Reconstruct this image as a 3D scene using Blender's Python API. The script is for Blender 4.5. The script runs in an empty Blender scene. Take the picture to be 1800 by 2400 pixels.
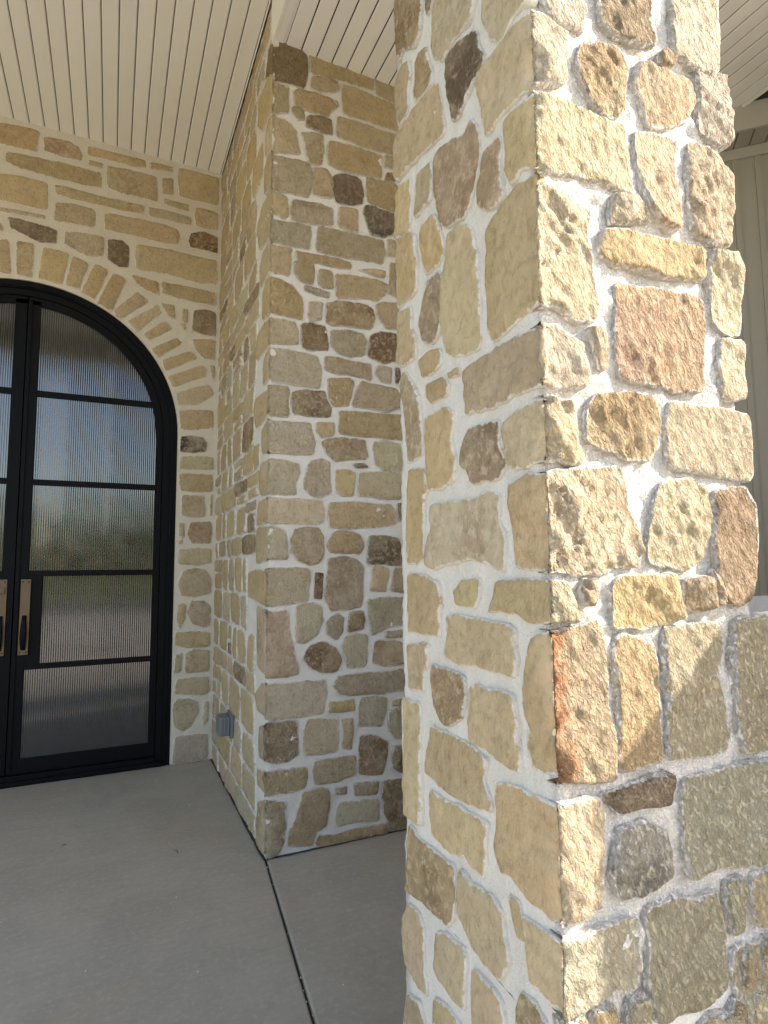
import bpy, bmesh, math, random
import numpy as np
from mathutils import Vector, Matrix, noise
from mathutils.geometry import delaunay_2d_cdt

# ------------------------------------------------------------------ camera, sky, sun, exposure
sc = bpy.context.scene
COL = sc.collection
cam_d = bpy.data.cameras.new('camera')
cam = bpy.data.objects.new('camera', cam_d); COL.objects.link(cam)
cam_d.sensor_fit = 'VERTICAL'; cam_d.sensor_height = 36.0; cam_d.lens = 20.625
cam_d.clip_start = 0.02; cam_d.clip_end = 3000
_r = Vector((0.90718446, -0.42066128, -0.00777487))
_d = Vector((0.0315698, 0.08648641, -0.9957527))
_f = Vector((0.41954703, 0.90308593, 0.09173932))
m = Matrix(((_r.x, -_d.x, -_f.x, 0), (_r.y, -_d.y, -_f.y, 0), (_r.z, -_d.z, -_f.z, 1.32), (0, 0, 0, 1)))
cam.matrix_world = m
sc.camera = cam

SUN = Vector((1.0, -0.55, 0.75)).normalized()
world = bpy.data.worlds.new('World'); sc.world = world; world.use_nodes = True
wn = world.node_tree.nodes; wl = world.node_tree.links
sky = wn.new('ShaderNodeTexSky'); sky.sky_type = 'NISHITA'; sky.sun_disc = False
sky.sun_elevation = math.asin(SUN.z); sky.sun_rotation = math.atan2(SUN.x, SUN.y)
sky.dust_density = 1.2; sky.ozone_density = 1.0
bg = wn['Background']; bg.inputs['Strength'].default_value = 0.15
wl.new(sky.outputs[0], bg.inputs[0])
sun_d = bpy.data.lights.new('sun', 'SUN'); sun_d.energy = 3.0; sun_d.angle = math.radians(0.55)
sun_d.color = (1.0, 0.965, 0.91)
sun = bpy.data.objects.new('sun', sun_d); COL.objects.link(sun)
sun.rotation_euler = (-SUN).to_track_quat('-Z', 'Y').to_euler(); sun.location = (8, -4, 8)
sc.view_settings.view_transform = 'Standard'; sc.view_settings.look = 'None'
sc.view_settings.gamma = 1.0; sc.view_settings.use_curve_mapping = False
sc.view_settings.exposure = 1.66
sc.view_settings.use_white_balance = True
sc.view_settings.white_balance_temperature = 7150; sc.view_settings.white_balance_tint = 14
sc.cycles.max_bounces = 8; sc.cycles.diffuse_bounces = 5

random.seed(7)
XC, YC, YP, YW = .668, .781, 2.753, 4.30

# ------------------------------------------------------------------ helpers
def link(o, parent=None):
    COL.objects.link(o)
    if parent is not None: o.parent = parent
    return o
def thing(name, label, cat, loc=(0, 0, 0), group=None):
    o = bpy.data.objects.new(name, None); o.location = loc; o.empty_display_size = .1; COL.objects.link(o)
    if label: o['label'] = label
    if cat: o['category'] = cat
    if group: o['group'] = group
    return o
def structure(name, loc=(0, 0, 0)):
    o = bpy.data.objects.new(name, None); o.location = loc; o.empty_display_size = .1; COL.objects.link(o)
    o['kind'] = 'structure'; return o
def base_of(parent):
    v = Vector((0, 0, 0))
    while parent is not None:
        v += parent.location; parent = parent.parent
    return v
def mesh_obj(name, verts, faces, mat, parent=None, smooth=False, loc=None):
    """verts are world coordinates; the object sits at its parent's base"""
    b = base_of(parent)
    l = Vector(loc) if loc is not None else Vector((0, 0, 0))
    me = bpy.data.meshes.new(name)
    me.from_pydata([tuple(Vector(v) - b - l) for v in verts], [], faces)
    if smooth: me.polygons.foreach_set('use_smooth', [True] * len(me.polygons))
    me.materials.append(mat); me.update()
    o = bpy.data.objects.new(name, me); o.location = l
    return link(o, parent)
def box_vf(x0, x1, y0, y1, z0, z1, off=0):
    v = [(x0, y0, z0), (x1, y0, z0), (x1, y1, z0), (x0, y1, z0), (x0, y0, z1), (x1, y0, z1), (x1, y1, z1), (x0, y1, z1)]
    f = [(0, 3, 2, 1), (4, 5, 6, 7), (0, 1, 5, 4), (1, 2, 6, 5), (2, 3, 7, 6), (3, 0, 4, 7)]
    return v, [tuple(i + off for i in q) for q in f]
def boxes(name, L, mat, parent=None, bevel=0.0, loc=None):
    V, F = [], []
    for b in L:
        v, f = box_vf(*b, off=len(V)); V += v; F += f
    o = mesh_obj(name, V, F, mat, parent, loc=loc)
    if bevel:
        bm = bmesh.new(); bm.from_mesh(o.data)
        bmesh.ops.bevel(bm, geom=bm.edges[:], offset=bevel, segments=2, affect='EDGES', profile=.6)
        bm.to_mesh(o.data); bm.free()
    return o

# ------------------------------------------------------------------ materials
def mat_new(name):
    mt = bpy.data.materials.new(name); mt.use_nodes = True
    nt = mt.node_tree; p = nt.nodes['Principled BSDF']
    return mt, nt, nt.nodes, nt.links, p
class N:
    def __init__(s, nt): s.n, s.l = nt.nodes, nt.links
    def node(s, t, **k):
        q = s.n.new(t)
        for a, b in k.items(): setattr(q, a, b)
        return q
    def put(s, sock, v):
        if hasattr(v, 'node'): s.l.new(v, sock)
        else: sock.default_value = v
    def math(s, op, a, b=0.0, clamp=False):
        q = s.node('ShaderNodeMath', operation=op, use_clamp=clamp); s.put(q.inputs[0], a); s.put(q.inputs[1], b); return q.outputs[0]
    def mix(s, f, a, b, blend='MIX'):
        q = s.node('ShaderNodeMix', data_type='RGBA', blend_type=blend)
        s.put(q.inputs[0], f)
        for i, v in ((6, a), (7, b)):
            if hasattr(v, 'node'): s.l.new(v, q.inputs[i])
            else: q.inputs[i].default_value = (*v, 1) if len(v) == 3 else v
        return q.outputs[2]
    def noise(s, vec, scale, detail=4, rough=.55, w=None, dist=0):
        q = s.node('ShaderNodeTexNoise', noise_dimensions='4D' if w is not None else '3D')
        s.l.new(vec, q.inputs['Vector']); q.inputs['Scale'].default_value = scale; q.inputs['Detail'].default_value = detail
        q.inputs['Roughness'].default_value = rough; q.inputs['Distortion'].default_value = dist
        if w is not None: s.put(q.inputs['W'], w)
        return q.outputs['Fac']
    def ramp(s, f, lo, hi):
        q = s.node('ShaderNodeMapRange', interpolation_type='SMOOTHSTEP'); s.put(q.inputs[0], f)
        q.inputs[1].default_value = lo; q.inputs[2].default_value = hi; return q.outputs[0]
    def bump(s, h, strength, dist, prev=None):
        q = s.node('ShaderNodeBump'); s.put(q.inputs['Strength'], strength); q.inputs['Distance'].default_value = dist
        s.l.new(h, q.inputs['Height'])
        if prev is not None: s.l.new(prev, q.inputs['Normal'])
        return q.outputs[0]

MORTAR_COL = (.77, .725, .655)
def stone_mat(name, base, alt, dark=None, amount=.5, streak=None, rim=False):
    mt, nt, _, _, p = mat_new(name); g = N(nt)
    tc = g.node('ShaderNodeTexCoord').outputs['Object']
    rnd = g.node('ShaderNodeObjectInfo').outputs['Random']
    w = g.math('MULTIPLY', rnd, 40.0)
    rough = g.node('ShaderNodeAttribute', attribute_type='GEOMETRY', attribute_name='rough').outputs['Fac']
    edge = g.node('ShaderNodeAttribute', attribute_type='GEOMETRY', attribute_name='edge').outputs['Fac']
    n1 = g.noise(tc, 9, 6, .62, w, 1.0); n2 = g.noise(tc, 48, 5, .6, w); n3 = g.noise(tc, 190, 3, .6, w)
    n4 = g.noise(tc, 4.0, 3, .5, g.math('ADD', w, 9.0))
    c = g.mix(g.math('MULTIPLY', g.ramp(n1, .38, .66), amount), base, alt)
    if dark is not None:
        c = g.mix(g.math('MULTIPLY', g.ramp(n4, .50, .64), .85), c, dark)
        c = g.mix(g.math('MULTIPLY', g.ramp(g.noise(tc, 40, 6, .72, w), .48, .60), .85), c, alt)
    if streak is not None:
        fs = g.ramp(g.noise(tc, 5.5, 4, .6, g.math('ADD', w, 3.0), .6), .5, .66)
        if rim:   # iron stain running down beside the arris of this one stone
            sx = g.node('ShaderNodeSeparateXYZ'); nt.links.new(tc, sx.inputs[0])
            fs = g.ramp(g.math('ADD', sx.outputs[0], g.math('MULTIPLY', g.math('SUBTRACT', g.noise(tc, 26, 5, 
                  .65), .5), .16)), -.212, -.262); fs = g.math('MULTIPLY', fs, g.math('ADD', g.math('MULTIPLY', g.ramp(n2, .35, .6), .5), .45), True)
        c = g.mix(fs, c, streak)
    # grain, pores, pale flecks
    c = g.mix(g.math('MULTIPLY', g.ramp(n2, .52, .34), .30), c, (.42, .35, .27), 'MULTIPLY')
    c = g.mix(g.math('MULTIPLY', g.ramp(n3, .60, .72), .22), c, (.68, .57, .38))
    mp = g.node('ShaderNodeMapping'); nt.links.new(tc, mp.inputs['Vector']); mp.inputs['Rotation'].default_value = (.25, .5, .2); mp.inputs['Scale'].default_value = (150, 150, 26)
    scr = g.noise(mp.outputs[0], 1.0, 4, .6, w)
    c = g.mix(g.math('MULTIPLY', g.ramp(scr, .60, .70), .28), c, (.66, .56, .40))
    c = g.mix(g.math('MULTIPLY', g.ramp(scr, .42, .32), .35), c, (.45, .38, .30), 'MULTIPLY')
    vor = g.node('ShaderNodeTexVoronoi', voronoi_dimensions='4D'); wob = g.node('ShaderNodeVectorMath', operation='ADD'); nzz = g.node('ShaderNodeTexNoise'); nt.links.new(tc, nzz.inputs['Vector']); nzz.inputs['Scale'].default_value = 60; sc_ = g.node('ShaderNodeVectorMath', operation='SCALE'); nt.links.new(nzz.outputs['Color'], sc_.inputs[0]); sc_.inputs['Scale'].default_value = .022; nt.links.new(tc, wob.inputs[0]); nt.links.new(sc_.outputs[0], wob.inputs[1]); nt.links.new(wob.outputs[0], vor.inputs['Vector']); nt.links.new(w, vor.inputs['W'])
    vor.inputs['Scale'].default_value = 42
    pit = g.ramp(vor.outputs['Distance'], .16, .07)
    c = g.mix(g.math('MULTIPLY', pit, .45), c, (.17, .125, .08))
    hs = g.node('ShaderNodeHueSaturation'); nt.links.new(c, hs.inputs['Color'])
    nt.links.new(g.math('ADD', g.math('MULTIPLY', rnd, .18), .92), hs.inputs['Value'])
    r2 = g.math('FRACT', g.math('MULTIPLY', rnd, 17.31))
    nt.links.new(g.math('ADD', g.math('MULTIPLY', r2, .014), .493), hs.inputs['Hue'])
    nt.links.new(g.math('ADD', g.math('MULTIPLY', g.math('FRACT', g.math('MULTIPLY', rnd, 7.7)), .18), .82), hs.inputs['Saturation'])
    # mortar smeared over the ragged rim of the stone
    e = g.math('ADD', edge, g.math('MULTIPLY', g.math('SUBTRACT', g.noise(tc, 48, 6, .72), .5), 1.15))
    sm = g.math('MULTIPLY', g.ramp(e, .24, .06), .9)
    c = g.mix(sm, hs.outputs[0], MORTAR_COL)
    nt.links.new(c, p.inputs['Base Color'])
    p.inputs['Roughness'].default_value = .9; p.inputs['Specular IOR Level'].default_value = .2
    h = g.math('ADD', g.math('MULTIPLY', n2, .8), g.math('MULTIPLY', n3, .30))
    h = g.math('ADD', h, g.math('MULTIPLY', g.noise(tc, 22, 4, .6, w, .8), 1.0))
    mp2 = g.node('ShaderNodeMapping'); nt.links.new(tc, mp2.inputs['Vector']); mp2.vector_type = 'TEXTURE'; mp2.inputs['Rotation'].default_value = (0, -.46, 0); mp2.inputs['Scale'].default_value = (1 / 125, 1 / 125, 1 / 62)
    h = g.math('ADD', h, g.math('MULTIPLY', g.ramp(g.noise(mp2.outputs[0], 1.0, 4, .62, w, .6), .32, .60), .72))
    h = g.math('SUBTRACT', h, g.math('MULTIPLY', pit, .25))
    nt.links.new(g.bump(h, g.math('MULTIPLY', rough, 1.0, True), .013), p.inputs['Normal'])
    return mt
T = (.56, .42, .235)
STONE = {
 't': stone_mat('tan_limestone', T, (.47, .34, .18), amount=.75),
 'c': stone_mat('cream_limestone', (.60, .50, .335), (.53, .42, .255), amount=.75),
 'g': stone_mat('grey_buff_limestone', (.53, .44, .285), (.46, .365, .215), amount=.75),
 'G': stone_mat('greenish_limestone', (.46, .405, .275), (.40, .34, .215), amount=.75),
 'y': stone_mat('golden_limestone', (.55, .40, .215), (.47, .32, .15), amount=.8),
 'm': stone_mat('mottled_brown_stone', (.46, .335, .195), (.56, .44, .285), dark=(.36, .245, .135), amount=.8),
 'p': stone_mat('pinkish_grey_stone', (.46, .36, .24), (.52, .42, .29), dark=(.37, .27, .165), amount=.8),
 'b': stone_mat('brown_stone', (.34, .225, .115), (.53, .40, .25), dark=(.20, .12, .055), amount=.6),
 'B': stone_mat('rough_brown_stone', (.37, .25, .15), (.44, .31, .195), dark=(.26, .165, .095), amount=.7),
 'd': stone_mat('dark_brown_stone', (.225, .155, .093), (.41, .305, .195), dark=(.13, .087, .05), amount=.6),
 'o': stone_mat('olive_brown_stone', (.37, .285, .165), (.29, .205, .11), dark=(.21, .13, .06), amount=.7),
 'r': stone_mat('rust_stone', (.44, .29, .145), (.53, .41, .26), dark=(.28, .15, .065), amount=.7),
 'k': stone_mat('black_stained_stone', (.40, .32, .23), (.44, .36, .27), dark=(.03, .025, .02), amount=.5),
 'e': stone_mat('ochre_veined_stone', (.55, .44, .29), (.50, .36, .20), dark=(.42, .275, .145), amount=.8),
 'x': stone_mat('pale_craggy_stone', (.61, .51, .345), (.54, .43, .26), amount=.75),
 'w': stone_mat('whitish_tan_stone', (.56, .475, .34), (.45, .345, .215), amount=.8),
 's': stone_mat('amber_and_mauve_stone', (.52, .375, .22), (.47, .325, .18), amount=.7, streak=(.43, .30, .20)),
 'q': stone_mat('orange_veined_stone', (.54, .44, .28), (.46, .345, .19), amount=.8, streak=(.43, .185, .06), rim=True),
 'z': stone_mat('grey_pitted_stone', (.35, .31, .245), (.47, .415, .315), dark=(.19, .165, .13), amount=.6),
}
def mortar_mat(name, col, col2):
    mt, nt, _, _, p = mat_new(name); g = N(nt)
    tc = g.node('ShaderNodeTexCoord').outputs['Object']
    n1 = g.noise(tc, 6, 5, .6); n2 = g.noise(tc, 70, 4, .65); n3 = g.noise(tc, 300, 3, .6)
    c = g.mix(g.math('MULTIPLY', g.ramp(n1, .4, .7), .6), col, col2)
    c = g.mix(g.math('MULTIPLY', g.ramp(n3, .56, .70), .5), c, (.45, .39, .32))
    c = g.mix(g.math('MULTIPLY', g.ramp(n2, .60, .44), .12), c, (.8, .78, .74))
    nt.links.new(c, p.inputs['Base Color']); p.inputs['Roughness'].default_value = .95; p.inputs['Specular IOR Level'].default_value = .15
    h = g.math('ADD', g.math('MULTIPLY', n2, .7), g.math('MULTIPLY', n3, .35))
    h = g.math('ADD', h, g.math('MULTIPLY', g.ramp(g.noise(tc, 135, 4, .6, None, .4), .36, .62), .55))
    ra = g.node('ShaderNodeAttribute', attribute_type='GEOMETRY', attribute_name='rough').outputs['Fac']
    nt.links.new(g.bump(h, g.math('ADD', g.math('MULTIPLY', ra, .34), .42), .012), p.inputs['Normal'])
    return mt
MORTAR = mortar_mat('white_mortar', MORTAR_COL, (.68, .625, .545))
BUFF_MORTAR = mortar_mat('buff_mortar', (.72, .655, .54), (.64, .57, .455))
def paint_mat(name, col, rough=.5, bump=.15, var=.05):
    mt, nt, _, _, p = mat_new(name); g = N(nt)
    tc = g.node('ShaderNodeTexCoord').outputs['Object']
    rnd = g.node('ShaderNodeObjectInfo').outputs['Random']
    n = g.noise(tc, 3, 4, .6); n2 = g.noise(tc, 120, 3, .6)
    c = g.mix(g.math('MULTIPLY', g.ramp(n, .35, .7), var * 2), col, tuple(x * .82 for x in col))
    hs = g.node('ShaderNodeHueSaturation'); nt.links.new(c, hs.inputs['Color'])
    nt.links.new(g.math('ADD', g.math('MULTIPLY', rnd, .05), .975), hs.inputs['Value'])
    nt.links.new(hs.outputs[0], p.inputs['Base Color']); p.inputs['Roughness'].default_value = rough
    nt.links.new(g.bump(n2, bump, .001), p.inputs['Normal'])
    return mt
CREAM = paint_mat('cream_paint', (.90, .875, .80), .55)
WINGPAINT = paint_mat('shaded_siding_paint', (.40, .37, .305), .6)  # wing siding: cream darkened, its shade put into the colour
WINGTRIM = paint_mat('beige_trim_paint', (.48, .455, .39), .6)
BLACK = paint_mat('black_steel_paint', (.005, .0055, .0065), .5, .1)
BLACK.node_tree.nodes['Principled BSDF'].inputs['Specular IOR Level'].default_value = .10
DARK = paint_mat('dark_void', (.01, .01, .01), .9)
GREYP = paint_mat('grey_plastic', (.17, .185, .20), .45)
def bronze_mat():
    mt, nt, _, _, p = mat_new('brushed_bronze'); g = N(nt)
    tc = g.node('ShaderNodeTexCoord').outputs['Object']
    n = g.noise(tc, 25, 4, .6)
    c = g.mix(n, (.15, .108, .078), (.10, .074, .055)); nt.links.new(c, p.inputs['Base Color'])
    p.inputs['Metallic'].default_value = 1; p.inputs['Roughness'].default_value = .34
    return mt
BRONZE = bronze_mat()
def glass_mat():
    mt, nt, n_, l_, p = mat_new('fluted_glass'); g = N(nt)
    p.inputs['Base Color'].default_value = (.012, .014, .015, 1); p.inputs['Roughness'].default_value = .07
    p.inputs['IOR'].default_value = 2.15
    tc = g.node('ShaderNodeTexCoord').outputs['Object']
    return mt
GLASS = glass_mat()
def concrete_mat(name, col, alt, stain):
    mt, nt, _, _, p = mat_new(name); g = N(nt)
    tc = g.node('ShaderNodeTexCoord').outputs['Object']
    n0 = g.noise(tc, .9, 4, .55); n1 = g.noise(tc, 3.2, 6, .65, None, .7); n2 = g.noise(tc, 45, 5, .65); n3 = g.noise(tc, 260, 3, .6)
    c = g.mix(g.ramp(n1, .36, .68), col, alt)
    c = g.mix(g.math('MULTIPLY', g.ramp(n0, .50, .62), .6), c, stain)
    c = g.mix(g.math('MULTIPLY', g.ramp(n2, .50, .68), .30), c, tuple(min(1, x * 1.45) for x in col))
    c = g.mix(g.math('MULTIPLY', g.ramp(n2, .46, .30), .25), c, tuple(x * .65 for x in col))
    mb = g.node('ShaderNodeMapping'); nt.links.new(tc, mb.inputs['Vector']); mb.inputs['Scale'].default_value = (3, 40, 3); mb.inputs['Rotation'].default_value = (0, 0, .3)
    c = g.mix(g.math('MULTIPLY', g.ramp(g.noise(mb.outputs[0], 1.0, 5, .6), .40, .68), .30), c, tuple(x * .80 for x in col))
    c = g.mix(g.math('MULTIPLY', g.ramp(n3, .60, .74), .35), c, tuple(min(1, x * 1.8) for x in col))
    nt.links.new(c, p.inputs['Base Color'])
    nt.links.new(g.math('ADD', g.math('MULTIPLY', n1, .3), .45), p.inputs['Roughness']); p.inputs['Specular IOR Level'].default_value = .35
    h = g.math('ADD', n2, g.math('MULTIPLY', n3, .4))
    nt.links.new(g.bump(h, .35, .0025), p.inputs['Normal'])
    return mt
CONCRETE = concrete_mat('brushed_concrete', (.435, .402, .34), (.38, .35, .297), (.41, .345, .25))
DRIVE = concrete_mat('driveway_concrete', (.53, .475, .385), (.47, .42, .34), (.44, .385, .30))
ASPHALT = concrete_mat('asphalt', (.055, .055, .056), (.045, .045, .046), (.05, .05, .05))
GRASS = concrete_mat('lawn_grass', (.19, .20, .045), (.23, .22, .06), (.15, .175, .04))
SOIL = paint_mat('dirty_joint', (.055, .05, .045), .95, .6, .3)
LEAFGREEN = paint_mat('tree_foliage', (.085, .17, .03), .8, .3, .4)
SHINGLE = paint_mat('roof_shingle', (.06, .055, .05), .9, .5, .3)

# ------------------------------------------------------------------ stone masonry
# a face: origin, direction of u, outward normal; u runs along the wall, z up, h out of the wall
FACES = {
 'w':  (Vector((0, YW, 0)),  Vector((1, 0, 0)), Vector((0, -1, 0)), None, .007),
 'pf': (Vector((0, YP, 0)),  Vector((1, 0, 0)), Vector((0, -1, 0)), XC, .010),
 'ps': (Vector((XC, 0, 0)),  Vector((0, 1, 0)), Vector((-1, 0, 0)), YP, .010),
 'cl': (Vector((XC, 0, 0)),  Vector((0, 1, 0)), Vector((-1, 0, 0)), YC, .008),
 'cr': (Vector((0, YC, 0)),  Vector((1, 0, 0)), Vector((0, -1, 0)), XC, .016),
 'ex': (Vector((2.1, 0, 0)),  Vector((0, 1, 0)), Vector((-1, 0, 0)), None, .010),
 'ey': (Vector((0, .028, 0)), Vector((1, 0, 0)), Vector((0, -1, 0)), None, .012),
}
RES = {'ex': .03, 'ey': .03, 'w': .026, 'pf': .019, 'ps': .03, 'cl': .0085, 'cr': .0062}
AMP = {'ex': .005, 'ey': .005, 'w': .0035, 'pf': .0055, 'ps': .005, 'cl': .0042, 'cr': .0062}
ROUGH = {'ex': .6, 'ey': .8, 'w': .5, 'pf': .7, 'ps': .45, 'cl': .42, 'cr': 1.0}
def fbm(p, o=4):
    return noise.fractal(p, 1.0, 2.0, o, noise_basis='PERLIN_ORIGINAL')
def seg_dist(P, poly):
    a = poly; b = np.roll(poly, -1, axis=0)
    ab = b - a; L = (ab ** 2).sum(1) + 1e-12
    d = P[:, None, :] - a[None]
    t = np.clip((d * ab[None]).sum(2) / L[None], 0, 1)
    q = d - t[..., None] * ab[None]
    return np.sqrt((q ** 2).sum(2)).min(1)
def inside(P, poly):
    x, y = P[:, 0], P[:, 1]; r = np.zeros(len(P), bool); n = len(poly)
    for i in range(n):
        x1, y1 = poly[i]; x2, y2 = poly[i - 1]
        if y1 == y2: continue
        r ^= ((y1 > y) != (y2 > y)) & (x < (x2 - x1) * (y - y1) / (y2 - y1) + x1)
    return r
def panel(face, pts, seed, res, amp, V, F, E, craggy=False):
    """one faced side of a stone: ragged outline, rounded arris, rough face, skirt into the mortar"""
    O, U, Nn, uc, md = FACES[face]
    poly = np.array(pts, float)
    area = .5 * sum(poly[i - 1][0] * poly[i][1] - poly[i][0] * poly[i - 1][1] for i in range(len(poly)))
    if area < 0: poly = poly[::-1].copy()
    # Chaikin corner cutting (keeps points on the arris of a wall corner), then densify and ruffle
    n = len(poly); soft = []
    for i in range(n):
        p0, p, p1 = poly[i - 1], poly[i], poly[(i + 1) % n]
        if uc is not None and abs(p[0] - uc) < 1e-4: soft.append(p)
        else:
            k = .06
            soft.append(p + (p0 - p) * k); soft.append(p + (p1 - p) * k)
    ring, corner = [], []
    n = len(soft); sv = Vector((seed * 3.17, seed * 1.31, seed * .77))
    for i in range(n):
        a, b = soft[i], soft[(i + 1) % n]
        cor = uc is not None and abs(a[0] - uc) < 1e-4 and abs(b[0] - uc) < 1e-4
        L = float(np.linalg.norm(b - a)); k = max(1, int(round(L / (res * 1.05))))
        for j in range(k):
            q = a + (b - a) * (j / k)
            ring.append(q); corner.append(cor or (uc is not None and abs(q[0] - uc) < 1e-4))
    ring = np.array(ring)
    size = min(poly[:, 0].max() - poly[:, 0].min(), poly[:, 1].max() - poly[:, 1].min())
    ruf = min(.0042, size * .05)
    nrm = np.roll(ring, -1, 0) - np.roll(ring, 1, 0)
    nrm = np.stack([nrm[:, 1], -nrm[:, 0]], 1); nrm /= (np.linalg.norm(nrm, axis=1)[:, None] + 1e-9)
    for i, q in enumerate(ring):
        if corner[i]: continue
        v = fbm(Vector((q[0] * 34, q[1] * 34, 0)) + sv, 3) * ruf + fbm(Vector((q[0] * 9, q[1] * 9, 5)) + sv, 2) * ruf * .8
        ring[i] = q + nrm[i] * (v + min({'w': .0045, 'cl': .0045, 'cr': .009}.get(face, .008), size * .07))
    inset = min(.004 if face in ('cl', 'cr') else .005, size * .06)
    inner = ring - nrm * inset
    for i in range(len(ring)):
        if corner[i]: inner[i] = ring[i]
    if uc is not None: # an arris end point moves only along the arris
        for i in range(len(ring)):
            if corner[i] and (not corner[i - 1] or not corner[(i + 1) % len(ring)]):
                inner[i, 1] += (poly[:, 1].mean() - ring[i, 1]) / max(1e-6, abs(poly[:, 1].mean() - ring[i, 1])) * inset
    cut = {}
    if uc is not None and any(corner):
        c00 = random.Random(seed).uniform(-.010, .010)
        def bite(z): return max(-.012, c00 + fbm(Vector((0, seed, z * 15)), 3) * .015 + fbm(Vector((3, seed, z * 75)), 2) * .004)
        for i in range(len(ring)):
            if corner[i]:
                cut[i] = bite(ring[i][1]); inner[i, 0] = uc + cut[i]
    # interior points
    x0, x1, y0, y1 = inner[:, 0].min(), inner[:, 0].max(), inner[:, 1].min(), inner[:, 1].max()
    gx, gy = np.meshgrid(np.arange(x0 + res * .5, x1, res), np.arange(y0 + res * .5, y1, res * .9))
    gx = gx + (np.arange(gx.shape[0]) % 2)[:, None] * res * .5
    P = np.stack([gx.ravel(), gy.ravel()], 1)
    rs = np.random.RandomState(seed)
    if len(P):
        P = P + rs.uniform(-.22, .22, P.shape) * res
        P = P[inside(P, inner)]
    if len(P): P = P[seg_dist(P, inner) > res * .55]
    m_ = len(ring)
    allp = [Vector((float(a), float(b))) for a, b in inner] + [Vector((float(a), float(b))) for a, b in P]
    edges = [(i, (i + 1) % m_) for i in range(m_)]
    try:
        ov, oe, of, oi, _, _ = delaunay_2d_cdt(allp, edges, [], 1, 1e-7)
    except Exception:
        return
    A = np.array([[v.x, v.y] for v in ov])
    nc = [i for i in range(m_) if not corner[i]]
    de = seg_dist(A, ring)
    if uc is not None and any(corner):          # the arris is not a rim of the face
        keep = np.array([not (corner[i] and corner[(i + 1) % m_]) for i in range(m_)])
        a = ring[keep]; b = np.roll(ring, -1, 0)[keep]
        ab = b - a; L = (ab ** 2).sum(1) + 1e-12; d = A[:, None] - a[None]
        t = np.clip((d * ab[None]).sum(2) / L[None], 0, 1); q = d - t[..., None] * ab[None]
        de = np.sqrt((q ** 2).sum(2)).min(1)
    tilt = rs.uniform(-1, 1, 2) * amp * 1.1; c0 = A.mean(0); sp = max(.05, size)
    base = len(V); pits = []
    if craggy:
        for _ in range(0 if craggy == 1 else 1):
            k = rs.randint(len(A)); pits.append((A[k], rs.uniform(.008, .022), rs.uniform(.006, .016)))
    amp_v = amp
    fac = None
    if face in ('cr', 'pf', 'ey'):
        kf = 4 + int(min(6, size / .05)); sl = .20 if face == 'cr' else .12
        lo_, hi_ = A.min(0), A.max(0)
        fac = [(rs.uniform(lo_, hi_), rs.uniform(-sl, sl, 2), rs.uniform(0, amp * .5)) for _ in range(kf)]
    for k, q in enumerate(A):
        W = O + U * q[0] + Vector((0, 0, q[1]))
        v = fbm(W * 11 + sv, 3) * amp_v * (.35 if fac else .8) + fbm(Vector((W.x * 46 + W.z * 18, W.y * 46 + W.z * 18, W.z * 22)) + sv, 4) * amp_v * .75
        if fac: v += max(-amp * .8, min(amp, min(s_[0] * (q[0] - f_[0]) + s_[1] * (q[1] - f_[1]) + o_ for f_, s_, o_ in fac) + amp * .9))
        if craggy == 1:
            cg = fbm(Vector((W.x * 24 + W.z * 12, W.y * 24, W.z * 15)) + sv * 2, 5)
            v += fbm(W * 30 + sv * 2, 4) * amp_v * .9 - .014 * min(1.0, max(0.0, (cg - .12) * 4.5))
        for pc, pr, pd in pits:
            dd = math.hypot(q[0] - pc[0] + (q[1] - pc[1]) * .35, (q[1] - pc[1]) * .7)
            if dd < pr: v -= pd * (1 - (dd / pr) ** 2)
        rd = min(1.0, de[k] / (inset * 1.8)); rd = rd * (2 - rd)
        h = v * rd + (tilt[0] * (q[0] - c0[0]) + tilt[1] * (q[1] - c0[1])) / sp - md * .40 * (1 - rd) ** 1.5
        if uc is not None:
            dc = abs(q[0] - uc)
            if any(corner) and dc < .030:
                bz = bite(q[1]); t_ = min(1.0, max(0.0, (dc - max(bz, 0)) / .018)); h = h * t_ + (-bz) * (1 - t_)
        if not (any(corner) and abs(q[0] - uc) < .030): h = max(h, -md * .62)
        V.append(W + Nn * h); E.append(min(1.0, float(de[k]) / min(.020, size * .22)))
    F += [tuple(base + i for i in f) for f in of]
    # outer ring (arris) and skirt
    ro = len(V)
    for i, q in enumerate(ring):
        W = O + U * q[0] + Vector((0, 0, q[1])); h = -md * .45
        if corner[i]: h = -cut[i]; W = W + U * cut[i]
        V.append(W + Nn * h); E.append(1.0 if corner[i] else 0.0)
    so = len(V)
    for i, q in enumerate(ring):
        W = O + U * q[0] + Vector((0, 0, q[1]))
        V.append(W - Nn * (md + .022) + (U * (md + .022) if corner[i] else Vector((0, 0, 0)))); E.append(1.0 if corner[i] else 0.0)
    # map the constrained inner ring back onto the output vertices
    idx = [None] * m_
    for k, src in enumerate(oi):
        for s_ in src:
            if s_ < m_: idx[s_] = base + k
    for i in range(m_):
        j = (i + 1) % m_
        if corner[i] and corner[j]:
            if idx[i] is None or idx[j] is None: continue
            F.append((idx[i], so + i, so + j, idx[j])); continue
        if idx[i] is None or idx[j] is None: continue
        if idx[i] != idx[j]: F.append((idx[i], ro + i, ro + j, idx[j]))
        F.append((ro + i, so + i, so + j, ro + j))
STONE_N = [0]
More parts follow.
